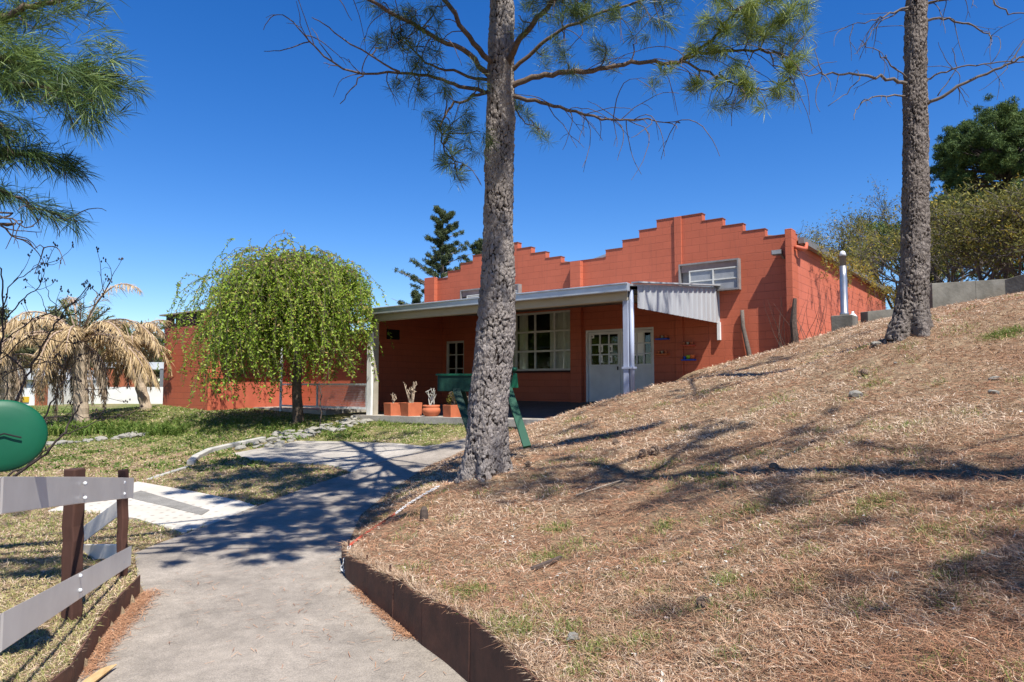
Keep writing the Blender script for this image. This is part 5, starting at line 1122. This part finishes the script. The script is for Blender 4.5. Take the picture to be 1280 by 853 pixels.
# ---------------- palms
def palm(px, py, Y, base_px, lab, n_dry, seed, Lf, trunk_r, skirt=22):
    random.seed(seed); c = P(px, py, Y); bs_ = P(base_px[0], base_px[1], Y); bs_.z = Hs(bs_.x, bs_.y); e = empty('palm_tree', lab, 'palm', bs_); c = c - bs_
    m = MB(); k = 14; pts = [Vector((0, 0, -.1)).lerp(c, i / k) for i in range(k + 1)]; m.tube(pts, [trunk_r * (1.0 + .12 * (i % 2) + .15 * (i > 9)) for i in range(k + 1)], 14); m.build('trunk', M['strawstick'], e)
    Vd = []; vd = []; mr = MB()
    sets = {'dry': ([], []), 'green': ([], []), 'grey': ([], [])}
    def frond(az, el, L, droop, typ, w=.36, dens=44):
        p_ = c.copy(); d = Vector((math.cos(az) * math.cos(el), math.sin(az) * math.cos(el), math.sin(el))); n = 16; pts = [p_]; s_ = L / n
        for i in range(n): d = (d + Vector((0, 0, -droop * (.35 + i / n)))).normalized(); pts.append(pts[-1] + d * s_)
        gz = -c.z * 0 + .03
        pts = [q_ if q_.z > gz else Vector((q_.x, q_.y, gz + random.uniform(0, .05))) for q_ in pts]
        mr.tube(pts, [.035 * (1 - .9 * i / n) + .004 for i in range(n + 1)], 5, False)
        V, va = sets[typ]
        for i in range(dens):
            t_ = (.12 + .88 * i / dens) * n; j = min(int(t_), n - 1); q_ = pts[j].lerp(pts[j + 1], t_ - j); tg = (pts[j + 1] - pts[j]).normalized() if (pts[j + 1] - pts[j]).length > 1e-6 else Vector((1, 0, 0)); sd = tg.cross(Vector((0, 0, 1)))
            sd = sd.normalized() if sd.length > .01 else Vector((1, 0, 0)); ww = w * math.sin(math.pi * (.12 + .8 * i / dens)) ** .7
            for sg in (-1, 1):
                for rep in range(2):
                    dv = (sd * sg * .7 + tg * .75 + Vector((random.gauss(0, .2), random.gauss(0, .2), random.gauss(-.35 if typ != 'green' else .1, .25)))).normalized() * ww * random.uniform(.8, 1.25); wv = dv.cross(Vector((random.gauss(0, .5), random.gauss(0, .5), 1))).normalized() * .011
                    mid_ = q_ + dv * .5; tip = q_ + dv + Vector((0, 0, -ww * (.38 if typ != 'green' else .05))); V.append([q_, mid_ + wv, tip, mid_ - wv]); va.append(min(1, max(0, random.gauss(.55, .25))))
    for k in range(n_dry): frond(k * 2.4 + random.uniform(-.3, .3), random.uniform(.05, 1.2), Lf * random.uniform(.8, 1.1), random.uniform(.15, .24), 'dry')
    for k in range(7): frond(random.uniform(0, 6.28), random.uniform(.9, 1.35), Lf * .45, .05, 'green', .22, 30)
    for k in range(skirt): frond(k * 2.1, random.uniform(-1.1, -.2), Lf * random.uniform(.45, .8), random.uniform(.15, .35), 'grey', .26, 30)
    for k in range(6): frond(random.uniform(0, 6.28), random.uniform(.9, 1.3), Lf * random.uniform(.3, .45), random.uniform(.1, .35), 'dry', .13, 26)
    mr.build('frond_stalks', simple('frond_stalk', (.42, .32, .25), (.26, .18, .13), 9), e, True)
    for nm, mt in (('dry', 'frond'), ('green', 'frondgreen'), ('grey', 'frondgrey')):
        V, va = sets[nm]; V = np.array([[tuple(x) for x in l] for l in V]).reshape(-1, 3); arr_mesh({'dry': 'dry_fronds', 'green': 'young_fronds', 'grey': 'hanging_fronds'}[nm], V, np.arange(len(V)).reshape(-1, 4), M[mt], e, va)
palm(98, 428, 18.5, (103, 521), 'large palm with straw-coloured dried fronds and a shaggy skirt at the left', 28, 5, 2.75, .17, 26)
palm(163, 432, 21.0, (184, 512), 'smaller dried palm standing just left of the red shed', 18, 8, 1.75, .15, 12)
palm(10, 445, 21.5, (8, 520), 'dried palm partly cut by the left edge of the view', 16, 12, 2.4, .2, 12)
random.seed(99)
# ---------------- bare shrub near left
sbz = P(-30, 650, 4.6); sbz.z = Hs(sbz.x, sbz.y); e = empty('bare_shrub', 'leafless dark shrub with budding twigs behind the green drum', 'shrub', sbz); m = MB(); bud = MB()
def S3(pts, Y, r0, r1, tw=4, l=.25):
    ln = limb(m, [P(a, b, Y + random.uniform(-.05, .05)) - sbz for a, b in pts], r0 * .75, r1 * .7, .006, 6, 4); ti = droop_twigs(m, ln, max(1, tw * 2 // 3), l, .0026, .3, -.5, .25)
    for t_, d in ti + [(ln[-1], None)]:
        for _ in range(4): c = t_ + Vector([random.gauss(0, .01) for _ in range(3)]); m.lathe([(.001, -.008), (.006, 0), (.001, .01)], 5, tuple(c))
for pts, r0, r1, tw in (([(-30, 660), (20, 596), (50, 572), (76, 545), (88, 525), (99, 506)], .016, .006, 5), ([(-20, 650), (5, 600), (30, 585), (60, 562)], .014, .006, 2), ([(-20, 560), (18, 504), (33, 473), (51, 437), (67, 411), (78, 393), (95, 375), (112, 357)], .014, .004, 7), ([(54, 524), (64, 506), (77, 483), (88, 465), (98, 445)], .009, .004, 5),
        ([(54, 526), (72, 521), (90, 519), (116, 524)], .008, .003, 3), ([(74, 545), (95, 538), (120, 528), (150, 520)], .007, .003, 3), ([(-20, 480), (0, 440), (3, 400), (3, 360), (0, 335)], .012, .006, 5), ([(2, 415), (20, 385), (40, 365), (50, 358), (47, 340)], .007, .003, 6), ([(2, 395), (12, 360), (35, 340), (58, 330)], .006, .003, 6),
        ([(33, 473), (20, 450), (0, 440)], .006, .004, 3), ([(0, 430), (40, 400), (75, 388), (105, 372), (112, 358)], .006, .003, 8), ([(70, 400), (100, 388), (120, 380), (138, 352)], .006, .003, 8), ([(70, 385), (60, 365), (58, 350)], .004, .002, 2), ([(-10, 460), (30, 425), (60, 425), (95, 430)], .006, .003, 6), ([(-5, 520), (10, 490), (5, 470), (40, 455), (80, 450)], .006, .003, 6), ([(51, 437), (40, 420), (45, 400)], .005, .002, 3), ([(45, 450), (70, 455), (95, 470), (110, 490)], .005, .002, 4)):
    S3(pts, 4.7, r0, r1, tw)
m.build('branches', simple('dark_wet_bark', (.05, .036, .032), None, 20, .8), e, True)
# ---------------- background vegetation
def rec_tree(e, base, nst, h, spread, levels, mtw, mleaf, nleaf, lsize, seedn, up=.5, r0=.07, bare=0, flat=.8, blob=.35):
    random.seed(seedn); m = MB(); tips = []
    def rec(p_, d, l, r, lv):
        pts = [p_]; 
        for q_ in range(4): d = (d + Vector((random.gauss(0, .16), random.gauss(0, .16), random.gauss(0.02, .1)))).normalized(); pts.append(pts[-1] + d * l / 4)
        m.tube(pts, [r * (1 - .1 * q_) for q_ in range(5)], 5 if lv > 1 else 3, False)
        if lv == 0: tips.append(tuple(pts[-1])); tips.append(tuple(pts[2])); return
        if lv <= 1: tips.append(tuple(pts[-1]))
        for q_ in range(random.choice((3, 3, 4))):
            nd_ = (d + Vector((random.gauss(0, spread), random.gauss(0, spread), random.gauss(0, spread * .6) + .05))).normalized(); rec(pts[random.choice((2, 3, 4, 4))], nd_, l * random.uniform(.6, .85), r * .58, lv - 1)
    for k in range(nst): a = random.uniform(0, 6.28); rec(Vector((random.gauss(0, .15), random.gauss(0, .15), -.1)), Vector((math.cos(a) * (1 - up), math.sin(a) * (1 - up), up + .3)).normalized(), h, r0, levels)
    m.build('branches', mtw, e)
    if nleaf:
        zs_ = [t[2] for t in tips]; leafcloud('foliage', mleaf, e, tips, blob, nleaf, lsize, flat, lambda p_: np.clip(rng.normal(.5, .24, len(p_)) + .25 * fbm(p_[:, 0] * 1.2, p_[:, 2] * 1.2, seedn), 0, 1))
def veg(px, py, Y, lab, **k):
    b = P(px, py, Y); b.z = min(b.z, Hs(b.x, b.y) + 0) if Y < 25 else b.z; e = empty(k.pop('name', 'thorny_tree'), lab, k.pop('cat', 'tree'), b, 0, k.pop('group', None)); rec_tree(e, b, **k); return e
gp = 'tangled yellow-green trees behind the hall'
bt = dict(group=gp, nst=6, spread=.55, levels=4, mtw=M['greytwig'], mleaf=M['bushleaf'], nleaf=9500, lsize=.075, flat=.8, r0=.07)
veg(1112, 402, 30, 'tangled yellow-green tree just right of the hall side wall', h=2.0, seedn=11, **bt)
veg(1175, 392, 25, 'tangled olive tree directly behind the upper pine trunk', h=1.7, seedn=12, **bt)
veg(1232, 372, 21, 'tangled tree above the mottled retaining wall', h=1.4, seedn=13, **bt)
veg(1305, 362, 19, 'tangled tree cut by the right edge above the concrete wall', h=1.25, seedn=14, **bt)
veg(1160, 380, 33, 'more distant twiggy tree filling the gap behind the flue pipe', h=2.2, seedn=15, **bt)
veg(1068, 395, 33, 'twiggy half-bare tree rising behind the right eave of the hall', h=2.05, seedn=16, **dict(bt, nleaf=2600, nst=5))
# yellow-leaved twigs creeping along the right eave
e = empty('creeper', 'yellow-leaved creeper hanging from the right eave of the hall', 'creeper', wpt(sR + .3, 1.0, zE - .3), TH); m = MB(); tipsc = []
for k in range(46):
    y0 = random.uniform(-.3, 11); pts = [Vector((random.uniform(-.1, .15), y0, .12 - .0 * y0))]; d = Vector((random.uniform(0, .5), random.gauss(0, .7), random.uniform(-.4, .5)))
    for q_ in range(6): d = (d + Vector((random.gauss(0, .2), random.gauss(0, .3), -.25))).normalized(); pts.append(pts[-1] + d * .13)
    m.tube(pts, .006, 3, False); tipsc += [tuple(p_) for p_ in pts[1:]]
m.build('stems', M['twig'], e); leafcloud('leaves', M['bushleaf'], e, tipsc, .12, 2600, .05, 1, lambda p_: np.clip(rng.normal(.8, .2, len(p_)), 0, 1))
# big dark pine at the right
def blobby(px, py, Y, lab, rx, rz, hgt, nb, nleaf, lsize, mat, seedn, name='pine_tree', group=None, br=.75):
    random.seed(seedn); c = P(px, py, Y); gz = Hs(c.x, c.y); e = empty(name, lab, 'tree', (c.x, c.y, gz), 0, group); cz = c.z - gz; m = MB(); cs = []
    limb(m, [Vector((0, 0, -.2)), Vector((.1, 0, cz * .5)), Vector((0, 0, cz + rz * .6))], .25, .06, .05); m.build('trunk', M['greytwig'], e); m = MB()
    for k in range(nb):
        d = Vector([random.gauss(0, 1) for _ in range(3)]).normalized(); rr_ = random.uniform(.45, 1.0) ** .6; q_ = Vector((d.x * rx * rr_, d.y * rx * rr_, cz + d.z * rz * rr_)); 
        cs.append(q_); m.tube([Vector((0, 0, min(q_.z, cz) - .3)), Vector((q_.x * .5, q_.y * .5, q_.z - .25)), q_], [.06, .04, .015], 4, False)
    m.build('branches', M['greytwig'], e); pts = []
    for q_ in cs:
        for _ in range(5): pts.append(tuple(q_ + Vector([random.gauss(0, br * .35) for _ in range(3)])))
    leafcloud('foliage', mat, e, pts, br * .36, nleaf, lsize, .8, lambda p_: np.clip(rng.normal(.42, .2, len(p_)) + .35 * fbm(p_[:, 0] * .9, p_[:, 2] * .9, seedn), 0, 1), 4.0 if lsize < .06 else 2.2); return e
blobby(1256, 208, 30, 'dense dark green pine towering behind the trees at the right edge', 3.0, 2.6, 11, 260, 150000, .05, M['farpine'], 41, br=.6)
blobby(1165, 300, 28, 'dark green tree top showing between the tangled trees', 2.0, 1.7, 8, 40, 12000, .085, M['farpine'], 42)
blobby(1330, 290, 24, 'dark tree mass beyond the right edge', 2.5, 3, 8, 50, 14000, .085, M['farpine'], 43)
# cedars behind the left gable
def cedar(px, ptop, pbot, Y, lab, wpx, seedn, n=90, nl=14000):
    random.seed(seedn); t_ = P(px, ptop, Y); gz = Hs(t_.x, t_.y); e = empty('cedar_tree', lab, 'tree', (t_.x, t_.y, gz), 0, 'dark conifers behind the left gable'); Ht = t_.z - gz; zb_ = max(.6, P(px, pbot, Y).z - gz); wid = wpx * Y / F_PX
    m = MB(); m.tube([(0, 0, -.2), (0, 0, Ht * .5), (.03, 0, Ht)], [.22, .12, .015], 6); m.build('trunk', M['greytwig'], e); m = MB(); cs = []
    for k in range(n):
        u = (k + random.random()) / n; z = Ht - (Ht - zb_) * u; l = wid * (.10 + 1.0 * u ** .75) * random.choice((.4, .6, .9, 1.25, 1.45)); a = random.uniform(0, 6.28); q_ = Vector((math.cos(a) * l, math.sin(a) * l, z + l * .38)); m.tube([(0, 0, z - .1), q_ * .5 + Vector((0, 0, z * .5 - .05)), q_], [.03, .02, .008], 3, False)
        for s_ in range(6): f_ = random.uniform(.2, 1.05); cs.append((q_.x * f_, q_.y * f_, z - .1 + (q_.z - z + .1) * f_))
    m.build('branches', M['greytwig'], e); leafcloud('foliage', M['cedar'], e, cs, .15, nl * 2, .055, .8, None, 3.2)
cedar(553, 263, 400, 31, 'tallest dark conifer rising behind the left gable', 46, 51)
cedar(600, 300, 400, 33, 'second conifer mostly hidden behind the big pine trunk', 30, 52, 60, 7000)
cedar(579, 330, 400, 29, 'small conifer tip just above the stepped parapet', 14, 53, 34, 2600)
cedar(520, 364, 410, 30, 'lowest conifer tip showing over the left end of the porch roof', 16, 54, 34, 2600)
# distant trees, house, pavilion, road wall at the left
gq = 'distant grey-green trees beyond the palms'
for i, (px, py, Y, rx, rz, lab) in enumerate(((190, 447, 60, 4.2, 2.2, 'distant grey-green tree just left of the red shed'), (235, 450, 64, 5, 2.2, 'distant tree hidden mostly behind the red shed'), (140, 458, 66, 5.5, 1.6, 'distant tree between the two dried palms'), (45, 428, 62, 5, 2.8, 'distant rounded tree behind the large palm'), (-10, 428, 58, 5, 3, 'distant tree at the far left edge'), (95, 448, 70, 6, 2.4, 'distant tree right behind the large palm crown'), (330, 455, 70, 6, 2, 'distant tree behind the weeping tree'), (-90, 415, 58, 6, 5, 'distant tree beyond the left edge'))):
    blobby(px, py, Y, lab, rx, rz, 6, 26, 4200, .3, M['farveg'], 60 + i, 'distant_tree', gq, 1.6)
def farbox(e, name, px0, px1, py0, py1, Y, th, mat):
    a = P(px0, py0, Y) - e.location; b = P(px1, py1, Y) - e.location; return MB().box(a.x, b.x, 0, th, min(a.z, b.z), max(a.z, b.z)).build(name, mat, e)
Yh = 34; o0 = P(30, 515, Yh); e = empty('white_bungalow', 'small white house with orange brick piers and pale roof behind the palms', 'house', o0)
farbox(e, 'wall', -60, 58, 474, 530, Yh, 5, M['farwhite']); farbox(e, 'brick_pier', -60, 10, 482, 528, Yh, .3, M['brownfar']).location.y = -.32; farbox(e, 'brick_pier', 50, 59, 480, 525, Yh, .3, M['brownfar']).location.y = -.33
a = P(-65, 461, Yh) - o0; b = P(62, 461, Yh) - o0; zt1 = a.z; m = MB(); m.prism([(a.x, zt1 - .55), (b.x, zt1 - .55), (b.x - .4, zt1), (a.x + .3, zt1)], 5.4, Matrix.Translation((0, -.3, 0))); m.build('roof', M['farroof'], e)
d_ = farbox(e, 'door', 26, 46, 482, 524, Yh, .06, M['white']); d_.location.y = -.08; s_ = farbox(e, 'yellow_sign', 29, 38, 496, 503, Yh, .03, M['yellow']); s_.location.y = -.13
Yp = 42; o0 = P(160, 505, Yp); e = empty('carport', 'long pale flat roof on posts seen between the palm fronds', 'carport', o0); farbox(e, 'roof', 118, 222, 453, 462, Yp, 5, M['farroof']); 
for px in (126, 172, 200): farbox(e, 'post', px, px + 3, 461, 505, Yp, .15, M['grey'])
farbox(e, 'rear_wall', 118, 222, 462, 486, Yp + 4.6, .2, M['brownfar'])
e = P(140, 505, 36); fw = empty('white_wall', 'low white boundary wall beyond the grass behind the palms', 'wall', e); farbox(fw, 'wall_panel', 60, 300, 484, 506, 36, .2, M['farwhite'])
# ---------------- ground cover
def blades(name, mat, X, Y, L, wd, lie, varv, dzf=0.0, curl=.4, label=None, side=None):
    n = len(X); Z = H(X, Y); az = rng.uniform(0, 2 * math.pi, n); el = np.clip(rng.normal(lie, .3, n), -.05, 1.5); L = L * rng.uniform(.5, 1.4, n)
    d = np.stack([np.cos(az) * np.cos(el), np.sin(az) * np.cos(el), np.sin(el)], 1); p = np.stack([X, Y, Z + dzf + rng.uniform(0, .006, n)], 1)
    sd = np.stack([-np.sin(az), np.cos(az), rng.normal(0, .5, n)], 1); sd /= np.linalg.norm(sd, axis=1)[:, None]; sd *= (wd / 2)[:, None] if not np.isscalar(wd) else wd / 2
    az2 = az + rng.normal(0, curl * 1.6, n); d2 = np.stack([np.cos(az2) * np.cos(el * .5), np.sin(az2) * np.cos(el * .5), np.sin(el * .5) - curl * .35], 1)
    mid_ = p + d * (L * .55)[:, None]; tip = mid_ + d2 * (L * .5)[:, None]; tip[:, 2] = np.maximum(tip[:, 2], H(tip[:, 0], tip[:, 1]) + .003) if name != 'edge_grass' else tip[:, 2]
    V = np.stack([p - sd, p + sd, mid_ + sd * .8, mid_ - sd * .8, tip], 1).reshape(-1, 3); b = np.arange(n) * 5
    F_ = np.concatenate([np.stack([b, b + 1, b + 2], 1), np.stack([b, b + 2, b + 3], 1), np.stack([b + 3, b + 2, b + 4], 1)]); va = np.tile(varv, 3)
    o = arr_mesh(name, V, F_, mat, None, va); tag(o, label, name.replace('_', ' '), None, 'stuff'); return o
def samp(n, y0, y1, xl=-.78, xr=.80, acc=None):
    Y = np.exp(rng.uniform(math.log(y0), math.log(y1), n)); X = rng.uniform(xl, xr, n) * Y * 1.05; k = acc(X, Y) if acc is not None else np.ones(n, bool); return X[k], Y[k]
porchmask = lambda X, Y: ~(((X - BO.x) * WY.x + (Y - BO.y) * WY.y > -PD - .33) & ((X - BO.x) * WX.x + (Y - BO.y) * WX.y < sPR + .2))
inside_hall = lambda X, Y: ((X - BO.x) * WY.x + (Y - BO.y) * WY.y > -.02)
hillm = lambda X, Y: (X - Xb(Y) > .015) & porchmask(X, Y) & ~inside_hall(X, Y)
X, Y = samp(330000, 1.5, 17, -.5, .80, hillm); k_ = len(X)
patch = fbm(X * .9, Y * .9, 31); nmask = patch > .12 + .25 * rng.normal(size=k_)
Xs, Ys = X[~nmask], Y[~nmask]
blades('dry_grass', M['straw'], Xs, Ys, .055 + .0012 * Ys, np.maximum(.0030, .00085 * Ys), .34, np.clip(rng.normal(.56, .26, len(Xs)) + .3 * fbm(Xs * 1.5, Ys * 1.5, 33) + .10 * sm(4, 9, Ys), 0, 1), label='dry straw-coloured grass matting the slope')
X, Y = samp(150000, 1.5, 15, -.5, .80, hillm); kk = fbm(X * .9, Y * .9, 31) > -.2 + .3 * rng.normal(size=len(X)); X, Y = X[kk], Y[kk]
blades('pine_litter', M['pineneedle'], X, Y, .11 + 0 * X, np.maximum(.0016, .0006 * Y), .04, np.clip(rng.normal(.5, .28, len(X)), 0, 1), .006, .12, label='fallen reddish pine needles scattered over the slope')
M['flake'] = varmat('dead_leaf_bits', [(0, (.05, .045, .035)), (.35, (.16, .15, .11)), (.6, (.42, .42, .36)), (.85, (.66, .66, .60)), (1, (.50, .22, .09))], .8, .2, .1)
X, Y = samp(16000, 1.5, 14, -.45, .8, hillm); kk = (fbm(X * 1.6, Y * 1.6, 41) > .36) | (rng.random(len(X)) < .06); X, Y = X[kk], Y[kk]
blades('dead_leaf_bits', M['flake'], X, Y, 0.022 + 0 * X, .012 + .0005 * Y, .25, rng.random(len(X)), .008, .3, label='pale and dark bits of dead leaves strewn over the slope')
# green tufts on the slope
cx_ = []; 
for k in range(230): a, b = samp(1, 1.8, 12, -.4, .78, hillm); cx_ += list(zip(a, b))
for px, py in ((700, 663), (745, 815), (800, 806), (640, 800), (620, 785), (905, 728), (1250, 420), (1240, 424), (1260, 418), (940, 640), (1095, 633), (690, 700), (890, 600), (720, 845), (590, 740), (650, 790), (1265, 415), (830, 660)): g = G(px, py); cx_ += [(g.x, g.y)] * 4
cc = np.array(cx_)[rng.integers(0, len(cx_), 13000)]; sp = rng.normal(0, 1, (13000, 2)) * (.035 + .006 * cc[:, 1:2]); X = cc[:, 0] + sp[:, 0]; Y = cc[:, 1] + sp[:, 1]; kk = hillm(X, Y); X, Y = X[kk], Y[kk]
blades('green_tufts', M['greengrass'], X, Y, .06 + 0 * X, np.maximum(.003, .0008 * Y), .8, np.clip(rng.normal(.55, .25, len(X)), 0, 1), label='green grass tufts sprouting on the dry slope')
# lawn at the left and in front of the porch
PP = [PATH, PAVER, SLAB]
def lawnm(X, Y):
    k = (X - Xb(Y) < -.02) & porchmask(X, Y) & ~((Y < 5.4) & (X > Xl(Y) - .03))
    for q_ in PP: k &= ~inpoly(X, Y, q_)
    xx = (X - shO.x) * WX.x + (Y - shO.y) * WX.y; yy = (X - shO.x) * WY.x + (Y - shO.y) * WY.y
    return k & ~((yy > 0) & (xx < .1) & (xx > -L - .3))
X, Y = samp(190000, 3, 34, -.80, .1, lawnm); gr = .5 + .9 * fbm(X * .45, Y * .45, 35)
bedm = Y < 7.5
kk_ = (rng.random(len(X)) < .72) | (Y > 15); X, Y, bedm = X[kk_], Y[kk_], bedm[kk_]
va = np.clip(rng.normal(.70, .2, len(X)) - .25 * sm(15, 19, Y) + .25 * fbm(X * .7, Y * .7, 36) + .2 * bedm, 0, 1)
blades('lawn_grass', M['greengrass'], X, Y, .05 + .0012 * Y, np.maximum(.0035, .0010 * Y), .55, va, label='short green and yellowing grass of the lawn on the left')
X, Y = samp(120000, 2.5, 22, -.80, .0, lawnm); blades('dry_lawn_grass', M['straw'], X, Y, .05 + 0 * X, np.maximum(.003, .0009 * Y), .25, np.clip(rng.normal(.6, .25, len(X)), 0, 1), label='dry blades mixed into the lawn and fence bed')
# lush tufts: porch edge, strap leaves by the stones, weeds in the rockery
def clump(px0, px1, py0, py1, n, L_, wd, lie, v, name, lab):
    pts = [G(random.uniform(px0, px1), random.uniform(py0, py1)) for _ in range(n)]; c = np.array([(p_.x, p_.y) for p_ in pts])[rng.integers(0, n, n * 26)]; X = c[:, 0] + rng.normal(0, .09, len(c)); Y = c[:, 1] + rng.normal(0, .12, len(c)); kk = lawnm(X, Y); X, Y = X[kk], Y[kk]
    blades(name, M['greengrass'], X, Y, L_ + 0 * X, wd + 0 * X, lie, np.clip(rng.normal(v, .15, len(X)), 0, 1), label=lab)
clump(470, 575, 525, 533, 90, .10, .014, .8, .4, 'lush_grass', 'bright green longer grass along the porch edge')
clump(60, 225, 535, 545, 110, .26, .03, 1.1, .35, 'strap_leaves', 'upright green strap leaves behind the row of stones')
clump(190, 370, 520, 545, 130, .09, .02, .6, .35, 'ground_weeds', 'low green weeds between the shed and the rockery')
clump(330, 460, 530, 550, 60, .10, .03, .7, .35, 'rockery_weeds', 'leafy weeds among the rockery stones')
clump(0, 330, 545, 590, 160, .08, .03, .4, .25, 'lawn_weeds', 'scattered broad-leaved weeds on the left lawn')
# fringe of dry grass hanging over the edging
Yf_ = rng.uniform(2.2, 6.4, 9000); Yf_ = Yf_[(fbm(Yf_ * 3, Yf_ * 0, 61) > -.12) | (rng.random(len(Yf_)) < .25)]; Xf_ = Xb(Yf_) + np.abs(rng.normal(0, .045, len(Yf_))) + .012
blades('edge_grass', M['straw'], Xf_, Yf_, .075 + 0 * Yf_, .0032, .7, np.clip(rng.normal(.5, .25, len(Yf_)), 0, 1), 0, .7, label='dry grass fringe hanging over the top of the rusty edging')
# needles along the path edges
def litter(pts, n, spread, lab):
    W3 = np.array([G(*p_)[:2] for p_ in pts]); i = rng.integers(0, len(W3) - 1, n); t_ = rng.random(n)[:, None]; c = W3[i] * (1 - t_) + W3[i + 1] * t_; X = c[:, 0] + rng.normal(0, spread, n); Y = c[:, 1] + rng.normal(0, spread, n)
    kk = (X > Xl(Y) + .01) & (X < Xb(Y) - .01); X, Y = X[kk], Y[kk]; m_ = len(X); Z = rbf_eval(low_fit, X, Y) + .006 + rng.random(m_) * .012; az = rng.uniform(0, 6.28, m_); d = np.stack([np.cos(az), np.sin(az), 0 * az], 1) * .06 * rng.uniform(.5, 1.2, (m_, 1)); p_ = np.stack([X, Y, Z], 1); s_ = np.stack([-np.sin(az), np.cos(az), 0 * az], 1) * .0016
    V = np.stack([p_ - s_, p_ + s_, p_ + d + s_ + [0, 0, .006], p_ + d - s_ + [0, 0, .006]], 1).reshape(-1, 3); o = arr_mesh('path_litter', V, np.arange(4 * m_).reshape(m_, 4), M['pineneedle'], None, np.clip(rng.normal(.7, .25, m_), 0, 1)); tag(o, lab, 'pine needles', None, 'stuff')
litter([(184, 742), (165, 765), (140, 795), (112, 825), (95, 850)], 3000, .045, 'orange pine needles heaped along the left edging of the path')
litter([(448, 722), (470, 745), (500, 775), (520, 790)], 1800, .035, 'orange pine needles against the slope edging')
litter([(430, 690), (560, 800), (300, 760), (200, 700), (420, 650), (350, 850)], 500, .35, 'stray pine needles scattered on the path')
